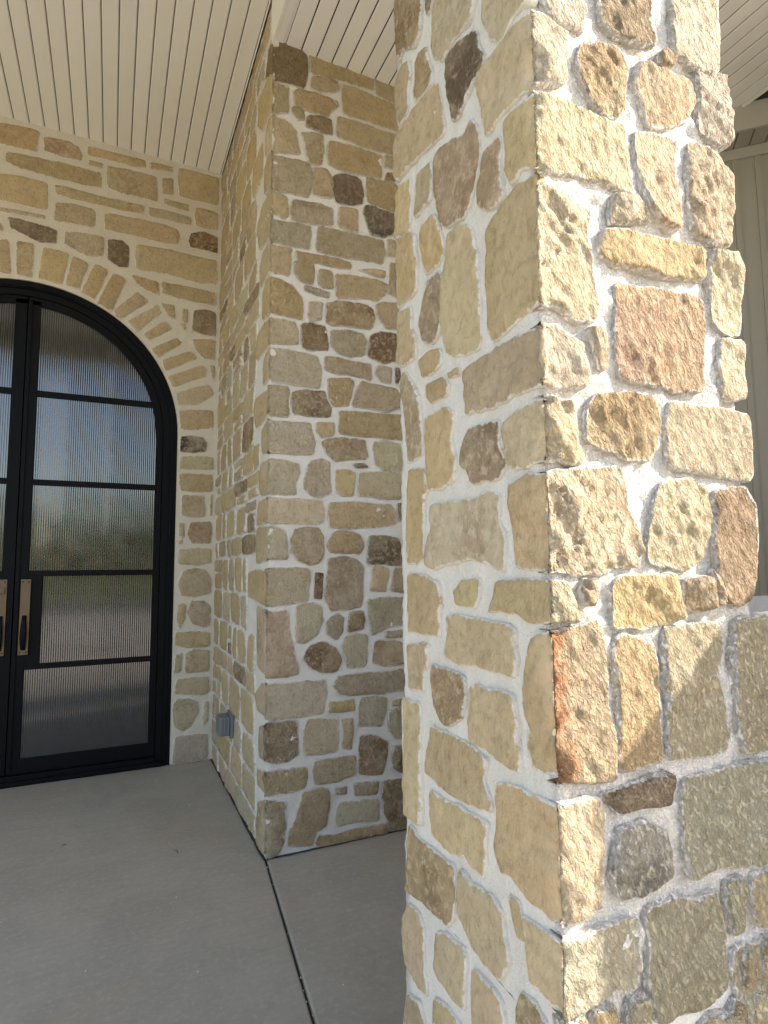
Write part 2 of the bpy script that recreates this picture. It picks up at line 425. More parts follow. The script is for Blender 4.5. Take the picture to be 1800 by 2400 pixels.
def stone(parent, code, panels, name='stone'):
    V, F, E, M, R = [], [], [], [], []
    STONE_N[0] += 1; sd = STONE_N[0]
    r = 0; big = 0
    for f, pts in panels:
        zs = [p[1] for p in pts]
        far = f in ('cl', 'cr') and (max(zs) < .5 or min(zs) > 2.45)
        res = RES[f] * (3 if far else 1)
        k = random.uniform(.75, 1.3)
        if code in 'bdorBez' : k *= 1.25
        panel(f, pts, sd, res, AMP[f] * k, V, F, E, (1 if code == 'x' else 2 if code == 'e' else 0) if f == 'cr' else 0)
        R += [ROUGH[f] * random.uniform(.8, 1.2) * (1.25 if code in 'bdoBrz' else 1)] * (len(V) - len(R)); M += [1 if (f in ('cl', 'ps') and len(panels) == 2 and code in 'cxqgGe') else 0] * (len(F) - len(M))
    b = base_of(parent)
    me = bpy.data.meshes.new(name); me.from_pydata([tuple(v - b) for v in V], [], F)
    me.polygons.foreach_set('use_smooth', [True] * len(me.polygons))
    at = me.attributes.new('edge', 'FLOAT', 'POINT'); at.data.foreach_set('value', E)
    at = me.attributes.new('rough', 'FLOAT', 'POINT'); at.data.foreach_set('value', R)
    me.materials.append(STONE[code])
    if 1 in M:   # sawn side of a corner stone, its duller light painted in as tan
        me.materials.append(STONE['m' if code == 'e' else 't']); me.polygons.foreach_set('material_index', M)
    me.update()
    o = bpy.data.objects.new(name, me)
    return link(o, parent)
def stones(parent, data):
    for line in data.strip().split('\n'):
        parts = line.split('|')
        pl = []
        for s in parts[1:]:
            f, c = s.split(':')
            pl.append((f, [tuple(int(v) / 1000 for v in q.split(',')) for q in c.split()]))
        stone(parent, parts[0], pl)
def mortar_wrap(parent, path, z0, z1, res, amp, name='mortar', close_top=True, rough_y=1.0):
    """mortar skin along a plan path [(x, y)], rippled along its normals"""
    pts = []
    for (a, b) in zip(path[:-1], path[1:]):
        a = Vector(a); b = Vector(b); L = (b - a).length; k = max(1, int(L / res))
        for j in range(k): pts.append((a + (b - a) * (j / k), (b - a).normalized()))
    pts.append((Vector(path[-1]), pts[-1][1]))
    n = len(pts); nz = max(1, int((z1 - z0) / res))
    V, F, R = [], [], []
    for j in range(nz + 1):
        z = z0 + (z1 - z0) * j / nz
        for i, (p, t) in enumerate(pts):
            tp = pts[max(0, i - 1)][1]
            nn = Vector((t.y, -t.x)) + Vector((tp.y, -tp.x)); nn = nn / max(1, nn.length ** 2 / 2)
            W = Vector((p.x, p.y, z))
            am = amp * (rough_y if nn.y < -.7 else 1.0); h = fbm(W * 10, 4) * am + fbm(W * 38, 4) * am * .75
            R.append(1.0 if nn.y < -.7 else 0.0)
            V.append((p.x + nn.x * h, p.y + nn.y * h, z))
    for j in range(nz):
        for i in range(n - 1):
            F.append((j * n + i, j * n + i + 1, (j + 1) * n + i + 1, (j + 1) * n + i))
    if close_top: F.append(tuple(nz * n + i for i in range(n)))
    o = mesh_obj(name, V, F, MORTAR, parent, smooth=True)
    if rough_y > 1:
        at = o.data.attributes.new('rough', 'FLOAT', 'POINT'); at.data.foreach_set('value', R)
    return o
WALL_DATA = '''
t|w:-803,4226 -749,4226 -582,4241 -530,4234 -537,4091 -651,4085 -743,4087 -797,4085
m|w:-500,4203 -467,4219 -349,4221 -289,4204 -267,4156 -276,4109 -325,4103 -404,4103 -493,4110
t|w:-234,4227 130,4227 136,4179 45,4165 -72,4167 -232,4163
t|w:168,4226 325,4235 314,4194 169,4183
g|w:-226,4127 -139,4126 -148,4093 -224,4091
y|w:364,4240 645,4245 645,4222 645,4044 627,4023 473,4021 369,4025 355,4161
t|w:-704,4034 -556,4050 -363,4056 -150,4052 -146,3951 -259,3937 -456,3940 -645,3954 -703,3971
m|w:-112,4118 46,4128 209,4125 218,4021 214,3943 137,3943 -13,3945 -102,3957 -115,4038
t|w:248,4124 321,4145 326,4026 257,4013
t|w:-787,3867 -643,3892 -483,3891 -468,3878 -462,3717 -494,3700 -634,3700 -779,3701
m|w:-425,3888 -318,3891 -156,3882 10,3884 139,3888 124,3828 12,3818 -154,3822 -325,3818 -408,3831
t|w:263,3973 439,3974 440,3925 270,3935
g|w:166,3883 271,3891 453,3881 452,3820 273,3825 168,3827
g|w:-777,3646 -633,3655 -469,3658 -471,3637 -613,3632 -776,3629
m|w:-411,3766 -304,3783 -193,3776 -174,3757 -174,3662 -199,3646 -328,3647 -416,3642
t|w:-111,3767 56,3780 274,3780 364,3764 376,3723 366,3665 299,3643 60,3653 -108,3655 -118,3712
m|w:492,3968 604,3972 645,3960 645,3836 583,3825 489,3827 481,3914
d|w:-676,3594 -584,3594 -442,3584 -398,3572 -398,3485 -495,3468 -570,3495 -659,3525
m|w:-350,3578 -247,3591 -118,3592 -117,3462 -202,3437 -302,3467 -347,3491
d|w:-85,3583 -2,3596 41,3558 48,3409 -17,3407 -85,3440
t|w:93,3588 278,3601 505,3590 645,3591 645,3417 509,3396 283,3417 99,3408 87,3496
b|w:461,3763 548,3793 643,3775 645,3728 645,3651 598,3655 458,3655 440,3701
t|w:-772,3536 -714,3545 -699,3504 -769,3481
t|w:-767,3426 -673,3437 -646,3221 -757,3219
m|w:-619,3444 -527,3449 -527,3218 -614,3222
t|w:-470,3440 -320,3428 -356,3208 -494,3219
t|w:-300,3415 -205,3384 -253,3194 -332,3212
t|w:-165,3393 -83,3363 -157,3137 -238,3180
t|w:-47,3353 32,3322 -48,3082 -141,3117
t|w:103,3241 180,3189 -1,3032 -38,3078
t|w:234,3170 268,3127 111,2962 52,3017
t|w:292,3065 342,3019 198,2917 149,2939
t|w:68,3359 241,3341 249,3251 156,3275 101,3312
t|w:268,3346 453,3347 645,3342 645,3247 512,3246 342,3257 270,3267
t|w:261,3193 355,3192 355,3100 324,3101
t|w:411,3178 445,3178 447,3080 408,3085
b|w:491,3180 571,3201 645,3186 645,3011 563,3013 477,3030
t|w:397,3065 431,3071 437,3029 403,3029
t|w:210,2849 377,2954 406,2922 255,2796
t|w:282,2777 463,2867 515,2829 306,2705
t|w:323,2663 556,2779 586,2759 581,2703 358,2592
t|w:387,2552 503,2608 611,2639 636,2575 528,2490 400,2470
t|w:404,2422 473,2438 632,2453 642,2332 532,2304 420,2299
k|w:421,2240 477,2253 567,2247 600,2208 592,2147 513,2132 418,2134
g|w:425,2099 536,2110 645,2110 645,2026 538,2015 424,2017
t|w:417,1964 438,1977 641,1985 645,1948 645,1864 541,1853 430,1860 416,1900
m|w:442,1826 587,1826 595,1685 523,1671 439,1686
t|w:630,1834 645,1841 645,1687 630,1686
r|w:501,1636 636,1642 645,1569 633,1493 510,1492 481,1555
g|w:424,1631 455,1629 459,1531 427,1525
t|w:425,1508 447,1514 444,1485 423,1485
g|w:426,1445 549,1454 645,1452 645,1353 552,1336 425,1348
p|w:454,1291 530,1319 608,1301 645,1243 645,1139 534,1114 447,1124 423,1213
t|w:432,1077 481,1064 472,963 441,903 424,966
p|w:513,1086 601,1089 645,1046 645,920 605,901 527,933 491,1008
t|w:420,879 539,879 645,864 645,818 645,773 487,770 417,794
g|w:424,732 466,737 458,619 416,601
m|w:488,734 542,758 645,739 645,604 567,600 486,601
t|w:478,2958 645,2984 645,2898 642,2835 573,2831 520,2866
p|w:608,2787 643,2785 645,2675 628,2685
g|w:433,562 639,567 645,466 614,441 419,467
p|w:441,430 516,428 571,395 578,328 531,246 478,214 424,253 412,336 416,400
g|w:615,402 645,389 645,264 605,232
p|w:431,182 645,182 645,20 579,4 415,4
t|w:-858,4163 -1018,4167 -1135,4165 -1226,4179 -1220,4227 -856,4227
t|w:-1259,4183 -1404,4194 -1415,4235 -1258,4226
g|w:-866,4091 -942,4093 -951,4126 -864,4127
y|w:-1445,4161 -1459,4025 -1563,4021 -1717,4023 -1735,4044 -1735,4222 -1735,4245 -1454,4240
m|w:-975,4038 -988,3957 -1077,3945 -1227,3943 -1304,3943 -1308,4021 -1299,4125 -1136,4128 -978,4118
t|w:-1347,4013 -1416,4026 -1411,4145 -1338,4124
t|w:-1360,3935 -1530,3925 -1529,3974 -1353,3973
g|w:-1258,3827 -1363,3825 -1542,3820 -1543,3881 -1361,3891 -1256,3883
t|w:-972,3712 -982,3655 -1150,3653 -1389,3643 -1456,3665 -1466,3723 -1454,3764 -1364,3780 -1146,3780 -979,3767
m|w:-1571,3914 -1579,3827 -1673,3825 -1735,3836 -1735,3960 -1694,3972 -1582,3968
d|w:-1005,3440 -1073,3407 -1138,3409 -1131,3558 -1088,3596 -1005,3583
t|w:-1177,3496 -1189,3408 -1373,3417 -1599,3396 -1735,3417 -1735,3591 -1595,3590 -1368,3601 -1183,3588
b|w:-1530,3701 -1548,3655 -1688,3655 -1735,3651 -1735,3728 -1733,3775 -1638,3793 -1551,3763
t|w:-852,3180 -933,3137 -1007,3363 -925,3393
t|w:-949,3117 -1042,3082 -1122,3322 -1043,3353
t|w:-1052,3078 -1089,3032 -1270,3189 -1193,3241
t|w:-1142,3017 -1201,2962 -1358,3127 -1324,3170
t|w:-1239,2939 -1288,2917 -1432,3019 -1382,3065
t|w:-1191,3312 -1246,3275 -1339,3251 -1331,3341 -1158,3359
t|w:-1360,3267 -1432,3257 -1602,3246 -1735,3247 -1735,3342 -1543,3347 -1358,3346
t|w:-1414,3101 -1445,3100 -1445,3192 -1351,3193
t|w:-1498,3085 -1537,3080 -1535,3178 -1501,3178
b|w:-1567,3030 -1653,3013 -1735,3011 -1735,3186 -1661,3201 -1581,3180
t|w:-1493,3029 -1527,3029 -1521,3071 -1487,3065
t|w:-1345,2796 -1496,2922 -1467,2954 -1300,2849
t|w:-1396,2705 -1605,2829 -1553,2867 -1372,2777
t|w:-1448,2592 -1671,2703 -1676,2759 -1646,2779 -1413,2663
t|w:-1490,2470 -1618,2490 -1726,2575 -1701,2639 -1593,2608 -1477,2552
t|w:-1510,2299 -1622,2304 -1732,2332 -1722,2453 -1563,2438 -1494,2422
k|w:-1508,2134 -1603,2132 -1682,2147 -1690,2208 -1657,2247 -1567,2253 -1511,2240
g|w:-1514,2017 -1628,2015 -1735,2026 -1735,2110 -1626,2110 -1515,2099
t|w:-1506,1900 -1520,1860 -1631,1853 -1735,1864 -1735,1948 -1731,1985 -1528,1977 -1507,1964
m|w:-1529,1686 -1613,1671 -1685,1685 -1677,1826 -1532,1826
t|w:-1720,1686 -1735,1687 -1735,1841 -1720,1834
r|w:-1571,1555 -1600,1492 -1723,1493 -1735,1569 -1726,1642 -1591,1636
g|w:-1517,1525 -1549,1531 -1545,1629 -1514,1631
t|w:-1513,1485 -1534,1485 -1537,1514 -1515,1508
g|w:-1515,1348 -1642,1336 -1735,1353 -1735,1452 -1639,1454 -1516,1445
p|w:-1513,1213 -1537,1124 -1624,1114 -1735,1139 -1735,1243 -1698,1301 -1620,1319 -1544,1291
t|w:-1514,966 -1531,903 -1562,963 -1571,1064 -1522,1077
p|w:-1581,1008 -1617,933 -1695,901 -1735,920 -1735,1046 -1691,1089 -1603,1086
t|w:-1507,794 -1577,770 -1735,773 -1735,818 -1735,864 -1629,879 -1510,879
g|w:-1506,601 -1548,619 -1556,737 -1514,732
m|w:-1576,601 -1657,600 -1735,604 -1735,739 -1632,758 -1578,734
t|w:-1610,2866 -1663,2831 -1732,2835 -1735,2898 -1735,2984 -1568,2958
p|w:-1718,2685 -1735,2675 -1733,2785 -1698,2787
g|w:-1509,467 -1704,441 -1735,466 -1729,567 -1523,562
p|w:-1506,400 -1502,336 -1514,253 -1568,214 -1621,246 -1668,328 -1661,395 -1606,428 -1531,430
g|w:-1695,232 -1735,264 -1735,389 -1705,402
p|w:-1505,4 -1669,4 -1735,20 -1735,182 -1521,182
'''

PIER_DATA = '''
o|pf:668,4004 746,4035 815,4035 850,3992 856,3913 839,3823 763,3819 668,3800|ps:2753,4042 2753,3836 2905,3931 2862,4047
g|pf:668,3785 755,3792 755,3650 719,3642 668,3611|ps:2753,3819 2753,3637 2958,3672 3083,3788 3072,3926 2871,3883
t|pf:873,4037 1005,4056 1162,4045 1235,4042 1234,3949 1128,3940 1005,3936 877,3913
t|pf:1252,4027 1388,4034 1387,3913 1251,3929
m|pf:885,3892 964,3921 1021,3905 1031,3875 1013,3853 933,3828 878,3833
t|pf:808,3796 854,3800 964,3807 1025,3804 1029,3781 989,3734 973,3704 886,3695 794,3699 789,3769
t|pf:1053,3908 1145,3921 1247,3907 1387,3904 1385,3750 1237,3752 1061,3751 1055,3847
g|pf:779,3686 840,3699 840,3640 809,3630 783,3652
b|pf:863,3663 917,3678 989,3686 995,3607 949,3596 902,3605 852,3604
t|pf:668,3595 668,3603 764,3595 798,3559 806,3483 818,3448 736,3423 668,3412|ps:2753,3620 2753,3442 2884,3467 2867,3591 2829,3618
m|pf:829,3561 886,3580 941,3582 945,3487 930,3419 872,3413 852,3482
t|pf:1033,3717 1127,3724 1254,3720 1376,3721 1375,3602 1253,3598 1127,3600 1021,3611
t|pf:981,3562 1086,3571 1177,3575 1283,3574 1282,3441 1168,3429 1045,3421 977,3433 971,3487
g|pf:1300,3571 1375,3585 1374,3522 1300,3513
b|pf:1317,3480 1365,3494 1364,3444 1303,3443
g|pf:668,3388 721,3391 811,3403 864,3399 879,3365 880,3287 865,3221 782,3217 668,3207|ps:2753,3416 2753,3226 2890,3262 2897,3412 2842,3431
t|pf:895,3389 965,3398 993,3358 993,3251 934,3243 891,3243
d|pf:1005,3370 1045,3393 1126,3401 1159,3390 1171,3336 1167,3266 1109,3241 1020,3235 1003,3298
t|pf:1201,3422 1252,3424 1373,3434 1371,3267 1276,3271 1204,3285 1194,3351
t|pf:668,3194 668,3202 752,3190 757,3092 738,3073 668,3082|ps:2753,3224 2753,3107 3064,3117 3023,3176 2936,3230
m|pf:782,3183 827,3183 926,3194 995,3185 997,3099 903,3084 813,3076 779,3083
t|pf:1040,3213 1093,3219 1138,3218 1138,3166 1141,3095 1084,3097 1032,3108
d|pf:1188,3256 1251,3264 1362,3256 1357,3140 1292,3109 1216,3106 1179,3209
g|pf:668,3048 739,3050 873,3065 877,3023 870,2938 769,2941 668,2940|ps:2753,3077 2753,2968 3008,3023 3013,3113
t|pf:923,3073 1044,3076 1207,3079 1283,3077 1295,3028 1286,2953 1165,2950 1028,2943 911,2943
g|pf:1317,3098 1365,3101 1368,3012 1312,3003
y|pf:668,2915 725,2919 776,2920 770,2847 766,2779 668,2780 668,2786|ps:2753,2938 2753,2803 2963,2787 2985,2900 2913,2950
t|pf:799,2914 889,2915 1044,2923 1100,2912 1104,2886 1044,2873 935,2872 814,2864
t|pf:799,2854 889,2866 895,2829 889,2760 829,2759 796,2793
t|pf:927,2844 993,2842 1001,2759 950,2746 920,2762
t|pf:1140,2889 1231,2909 1299,2907 1294,2873 1239,2871
t|pf:1333,2967 1368,2971 1366,2825 1323,2816
y|pf:668,2747 727,2741 785,2724 830,2666 837,2622 834,2566 764,2565 668,2568 668,2626|ps:2753,2755 2753,2566 2905,2590 2922,2730 2852,2768
p|pf:844,2739 920,2736 981,2725 977,2701 905,2702 848,2714
t|pf:1020,2833 1124,2847 1248,2849 1315,2838 1306,2797 1247,2737 1164,2737 1020,2713
m|pf:1332,2866 1367,2873 1366,2776 1323,2792
g|pf:875,2659 943,2668 939,2581 882,2563 869,2591
b|pf:970,2670 1044,2695 1164,2698 1221,2685 1238,2641 1213,2578 1107,2572 1005,2562 966,2570
t|pf:1247,2710 1289,2730 1374,2742 1373,2605 1304,2598 1263,2646
g|pf:668,2537 743,2543 794,2533 816,2485 813,2434 744,2419 668,2415|ps:2753,2533 2753,2418 2897,2417 3027,2423 3010,2542 2904,2555
b|pf:838,2533 882,2548 958,2539 972,2429 890,2412 838,2419
m|pf:993,2526 1091,2542 1171,2536 1188,2500 1171,2424 1091,2409 1028,2422 995,2455
b|pf:1212,2535 1270,2564 1364,2568 1362,2425 1286,2403 1199,2425
c|pf:668,2381 744,2387 913,2379 932,2326 929,2219 832,2221 731,2226 668,2225|ps:2753,2395 2753,2239 2889,2244 2885,2361
m|pf:959,2382 1005,2389 1091,2382 1211,2380 1215,2296 1122,2307 1012,2307 959,2322
g|pf:1252,2378 1332,2378 1327,2291 1277,2296 1236,2334
b|pf:1357,2385 1396,2375 1369,2293 1356,2307
g|pf:668,2196 710,2202 763,2198 767,2059 711,2057 668,2052|ps:2753,2183 2753,2066 3023,2046 3073,2157 3032,2200
b|pf:799,2181 854,2195 951,2199 966,2153 985,2119 978,2078 892,2072 797,2077 789,2133
t|pf:978,2273 1090,2288 1110,2275 1102,2214 1086,2148 1005,2136 982,2192
m|pf:1162,2278 1243,2269 1360,2264 1390,2217 1385,2170 1309,2138 1226,2145 1110,2147 1130,2210
c|pf:668,2024 712,2022 877,2028 885,1985 901,1936 892,1878 791,1874 668,1873 668,1860|ps:2753,2033 2753,1872 2893,1890 2899,2004
t|pf:914,2038 1005,2047 1001,1981 937,1964 910,1995
t|pf:1039,2110 1161,2115 1325,2121 1405,2121 1404,1997 1282,1994 1121,1991 1035,1999
b|pf:967,1956 1043,1970 1173,1970 1186,1877 1089,1867 1012,1854 967,1891 940,1939
g|pf:1233,1964 1299,1973 1374,1960 1407,1893 1381,1823 1281,1820 1240,1851 1225,1925
d|pf:1105,1842 1168,1850 1196,1830 1128,1822
g|pf:668,1836 713,1837 820,1823 824,1774 806,1731 803,1675 729,1675 668,1668|ps:2753,1830 2753,1672 2892,1678 2927,1754 2909,1838
p|pf:885,1838 937,1853 978,1841 982,1762 986,1690 945,1664 893,1672 849,1705 863,1769
t|pf:1020,1804 1081,1808 1120,1792 1108,1681 1058,1676 1020,1699
g|pf:1148,1793 1240,1806 1385,1804 1379,1678 1280,1670 1199,1685 1143,1683
c|pf:668,1645 750,1648 937,1645 951,1603 941,1540 793,1532 668,1533|ps:2753,1647 2753,1536 2989,1535 2975,1643
t|pf:982,1633 1089,1644 1320,1638 1349,1602 1344,1542 1238,1525 1042,1513 986,1519 978,1576
d|pf:1358,1647 1387,1652 1385,1588 1373,1550 1360,1587
c|pf:668,1512 709,1507 751,1494 765,1439 765,1361 711,1361 668,1358|ps:2753,1505 2753,1355 2978,1339 2994,1514
p|pf:807,1502 857,1510 923,1507 947,1462 949,1378 923,1343 880,1333 822,1357 787,1405 790,1467
t|pf:1005,1484 1058,1496 1143,1479 1162,1422 1142,1386 1065,1392 990,1392 967,1420
b|pf:1202,1473 1278,1474 1360,1460 1384,1408 1400,1327 1342,1327 1261,1335 1189,1335 1197,1400
c|pf:668,1311 753,1310 880,1306 873,1227 866,1159 768,1148 668,1139 668,1218|ps:2753,1291 2753,1136 3007,1156 3197,1166 3187,1288 2982,1304
d|pf:909,1291 949,1288 942,1163 903,1168
m|pf:982,1357 1057,1365 1119,1353 1161,1314 1157,1242 1149,1122 1072,1107 990,1110 964,1156 971,1266
t|pf:1216,1313 1277,1314 1305,1298 1292,1232 1288,1193 1200,1198 1212,1263
t|pf:1337,1305 1400,1308 1398,1183 1316,1196
g|pf:1188,1145 1259,1154 1398,1153 1396,1025 1298,1008 1210,977 1199,1049
m|pf:668,1108 768,1108 776,1014 797,933 825,819 757,808 668,808 668,942 668,1046|ps:2753,1111 2753,1008 2753,814 2950,835 2971,985 2963,1126
c|pf:824,1133 895,1141 938,1125 946,1060 917,993 853,960 818,965 814,1039
g|pf:990,1072 1027,1088 1053,1062 1049,1000 1019,964 968,997 968,1045
b|pf:1087,1089 1156,1093 1168,1050 1160,1008 1079,998
g|pf:1282,988 1416,988 1416,955 1285,955
b|pf:888,934 953,950 1012,919 1038,863 1019,816 954,812 889,834 857,883
g|pf:1068,971 1117,982 1179,972 1175,888 1170,825 1079,822 1064,882 1053,931
m|pf:1234,937 1338,936 1399,909 1402,833 1361,818 1272,818 1217,836 1222,906
m|pf:1027,782 1117,788 1272,782 1393,787 1392,687 1271,687 1086,691 1034,703 1001,743
c|pf:668,770 826,769 957,771 965,706 947,621 827,615 668,622|ps:2753,781 2753,629 2909,631 2980,685 2847,764
t|pf:979,665 1041,662 1109,669 1116,613 1041,614 975,618
g|pf:1154,667 1232,670 1287,647 1278,585 1254,525 1192,533 1135,536 1139,621
t|pf:1318,637 1367,646 1367,611 1322,612
g|pf:1302,590 1366,600 1365,449 1333,453 1293,514
r|pf:668,594 745,598 813,590 820,518 824,440 773,421 719,423 668,435 668,518|ps:2753,594 2753,438 2868,423 2874,553
g|pf:869,590 940,589 1019,573 1023,512 1016,433 940,431 862,441 848,508
t|pf:1045,577 1101,574 1104,502 1097,429 1049,442 1056,522
r|pf:1146,484 1215,478 1289,438 1284,356 1260,291 1191,301 1141,309 1142,403
b|pf:1332,412 1368,407 1367,282 1323,309 1312,352
t|pf:668,378 760,379 863,376 870,324 856,284 761,283 668,278|ps:2753,384 2753,289 2891,292 2906,353
t|pf:912,395 1005,395 1112,394 1115,313 1026,293 912,294 901,351
t|pf:1012,259 1070,258 1070,223 1015,232
t|pf:1107,267 1236,257 1232,200 1115,209
t|pf:856,261 926,269 976,255 979,189 962,102 913,79 892,26 783,41 792,101 822,165
g|pf:1034,190 1115,179 1236,172 1239,74 1114,90 1019,85 1019,143
b|pf:1267,249 1378,245 1376,80 1396,56 1395,5 1296,10 1293,61 1270,106 1263,188
t|pf:930,56 1005,42 1114,54 1273,48 1285,5 1211,4 1114,4 1019,4 927,4 916,27
m|pf:668,258 775,231 755,196 769,144 756,65 730,14 668,4 668,141|ps:2753,287 2753,166 2753,27 2906,14 2939,72 2892,207 2753,258
g|ps:2958,17 3026,22 3093,15 3098,73 3095,114 3030,119 2963,117 2967,75
g|ps:3129,21 3264,16 3423,21 3420,67 3405,119 3272,122 3124,118 3112,67
t|ps:3455,20 3591,18 3736,12 3741,71 3725,118 3590,124 3443,125 3444,66
t|ps:3772,18 3878,11 3981,26 3998,67 3991,121 3884,127 3765,118 3763,67
t|ps:4017,12 4154,14 4269,24 4278,66 4273,118 4153,118 4023,119 4028,65
t|ps:2967,142 3105,141 3232,154 3243,212 3239,280 3110,282 2969,286 2968,214
t|ps:3269,150 3433,149 3580,152 3587,219 3576,282 3425,291 3287,281 3276,217
t|ps:3617,151 3669,144 3716,147 3730,212 3724,281 3666,289 3612,277 3613,211
y|ps:3759,144 3866,145 3989,151 3991,213 3979,271 3876,290 3750,283 3751,213
g|ps:4022,150 4149,144 4263,149 4284,211 4276,281 4152,282 4034,272 4018,213
t|ps:2961,313 3122,308 3265,311 3275,376 3253,436 3125,451 2987,441 2968,379
g|ps:3316,319 3401,303 3510,306 3515,378 3495,446 3400,450 3318,442 3298,377
t|ps:3548,309 3589,308 3643,315 3651,343 3639,386 3590,392 3541,385 3533,352
t|ps:3531,412 3594,414 3641,415 3643,429 3641,451 3591,452 3540,451 3528,425
g|ps:3669,309 3830,313 3982,314 3996,377 3973,443 3835,451 3686,440 3663,375
t|ps:4039,317 4080,304 4133,305 4139,374 4124,452 4075,450 4023,449 4020,375
y|ps:4173,315 4218,302 4256,322 4275,375 4267,439 4219,451 4168,448 4164,382
t|ps:3016,483 3170,471 3312,484 3321,569 3323,659 3163,666 3020,656 3008,572
t|ps:3370,479 3499,475 3645,482 3657,564 3661,665 3507,657 3382,647 3343,571
t|ps:3705,490 3804,470 3909,490 3938,569 3917,655 3802,662 3698,651 3678,570
c|ps:3962,474 4048,477 4134,472 4137,508 4131,558 4042,558 3962,550 3950,510
t|ps:3967,578 4044,576 4120,581 4141,615 4122,656 4048,666 3960,657 3958,613
t|ps:4169,479 4223,479 4280,468 4274,502 4274,537 4216,545 4166,540 4163,505
y|ps:4164,563 4214,567 4274,561 4277,616 4266,653 4220,657 4169,656 4160,606
t|ps:3005,685 3094,682 3176,684 3178,729 3172,778 3094,775 3002,775 3008,729
b|ps:3211,688 3362,685 3525,687 3535,725 3521,774 3368,774 3217,774 3203,730
t|ps:3552,684 3653,683 3725,691 3739,725 3730,776 3650,774 3572,763 3559,725
t|ps:3775,692 3842,684 3897,685 3918,724 3909,778 3837,772 3778,774 3759,726
t|ps:3943,690 4113,678 4276,684 4278,725 4272,772 4107,776 3940,770 3931,725
t|ps:3020,807 3096,792 3182,800 3189,883 3155,952 3094,973 3021,967 3004,877
t|ps:3229,812 3325,796 3434,799 3442,879 3428,959 3328,965 3235,953 3212,878
t|ps:3472,803 3533,794 3576,809 3595,884 3576,957 3529,962 3469,964 3462,884
b|ps:3619,800 3680,798 3736,799 3739,830 3734,861 3672,862 3619,867 3621,836
t|ps:3626,894 3680,890 3730,889 3731,927 3722,957 3681,963 3619,965 3618,930
t|ps:3765,806 3905,798 4035,812 4058,881 4048,965 3902,965 3763,970 3763,888
t|ps:4104,808 4177,801 4262,811 4281,879 4258,960 4173,961 4106,952 4070,886
m|ps:3221,987 3291,992 3346,1000 3358,1076 3354,1154 3295,1156 3220,1158 3221,1075
t|ps:3406,996 3516,995 3627,1005 3651,1077 3658,1157 3526,1163 3400,1146 3391,1074
g|ps:3677,986 3816,993 3945,995 3956,1071 3935,1145 3816,1160 3700,1153 3682,1070
t|ps:3988,996 4129,985 4255,996 4277,1069 4262,1154 4125,1163 3994,1153 3978,1071
t|ps:3233,1192 3278,1186 3318,1191 3326,1278 3309,1361 3280,1367 3235,1364 3219,1278
t|ps:3363,1184 3449,1185 3521,1195 3543,1281 3539,1368 3449,1370 3356,1363 3350,1271
g|ps:3573,1184 3655,1180 3743,1187 3748,1279 3734,1365 3657,1367 3593,1353 3564,1278
t|ps:3781,1186 3865,1181 3943,1199 3974,1275 3962,1359 3872,1365 3788,1363 3764,1277
t|ps:3998,1182 4132,1178 4272,1183 4284,1234 4264,1268 4141,1278 3990,1274 3996,1233
m|ps:3990,1294 4134,1291 4271,1297 4274,1334 4282,1366 4140,1364 3999,1367 3991,1337
b|ps:3035,1400 3164,1393 3314,1396 3317,1446 3310,1487 3166,1488 3020,1488 3016,1440
t|ps:3353,1402 3499,1390 3640,1394 3646,1439 3637,1485 3497,1493 3352,1483 3338,1440
t|ps:3665,1389 3743,1387 3797,1394 3814,1443 3810,1483 3745,1491 3678,1481 3670,1438
t|ps:3848,1402 3990,1395 4135,1395 4146,1436 4135,1483 3993,1492 3841,1484 3830,1438
t|ps:4169,1394 4224,1394 4272,1387 4282,1444 4273,1483 4227,1483 4177,1480 4165,1438
b|ps:3018,1514 3122,1511 3225,1511 3227,1553 3229,1596 3128,1599 3027,1592 3017,1553
m|ps:3023,1622 3125,1620 3227,1617 3237,1640 3224,1669 3121,1665 3024,1667 3014,1638
t|ps:3274,1521 3397,1513 3510,1517 3539,1589 3512,1649 3389,1661 3269,1652 3259,1591
t|ps:3584,1523 3708,1516 3844,1513 3853,1588 3830,1660 3709,1663 3573,1656 3560,1586
t|ps:3882,1507 3938,1512 4001,1518 4011,1590 4005,1664 3940,1669 3897,1651 3871,1584
t|ps:4059,1526 4160,1507 4262,1517 4282,1586 4263,1654 4153,1669 4034,1668 4032,1585
t|ps:2958,1690 3090,1693 3218,1690 3224,1713 3218,1735 3084,1734 2948,1729 2951,1714
t|ps:2955,1755 3085,1750 3215,1755 3225,1780 3217,1810 3091,1809 2948,1813 2953,1780
t|ps:3251,1684 3399,1687 3534,1692 3539,1709 3532,1722 3392,1724 3253,1724 3245,1711
b|ps:3252,1745 3396,1747 3536,1742 3545,1776 3538,1813 3390,1812 3256,1808 3248,1783
t|ps:3578,1698 3715,1684 3869,1692 3872,1754 3854,1804 3721,1807 3584,1805 3567,1754
t|ps:3919,1698 3974,1688 4036,1700 4049,1752 4034,1806 3976,1815 3914,1800 3896,1748
g|ps:4070,1696 4177,1688 4269,1698 4280,1755 4269,1804 4178,1807 4070,1813 4071,1751
t|ps:2956,1845 3010,1840 3062,1832 3068,1899 3068,1955 3007,1950 2948,1951 2951,1890
t|ps:3100,1839 3213,1833 3316,1842 3334,1893 3323,1948 3209,1947 3107,1949 3090,1898
t|ps:3353,1837 3503,1837 3639,1843 3640,1858 3633,1894 3499,1894 3356,1894 3345,1859
g|ps:3359,1911 3494,1918 3638,1920 3639,1937 3638,1949 3497,1954 3356,1946 3348,1936
g|ps:3681,1839 3735,1834 3797,1835 3799,1893 3794,1940 3733,1957 3682,1939 3670,1891
t|ps:3828,1837 3952,1831 4085,1833 4082,1896 4072,1944 3957,1948 3832,1946 3827,1890
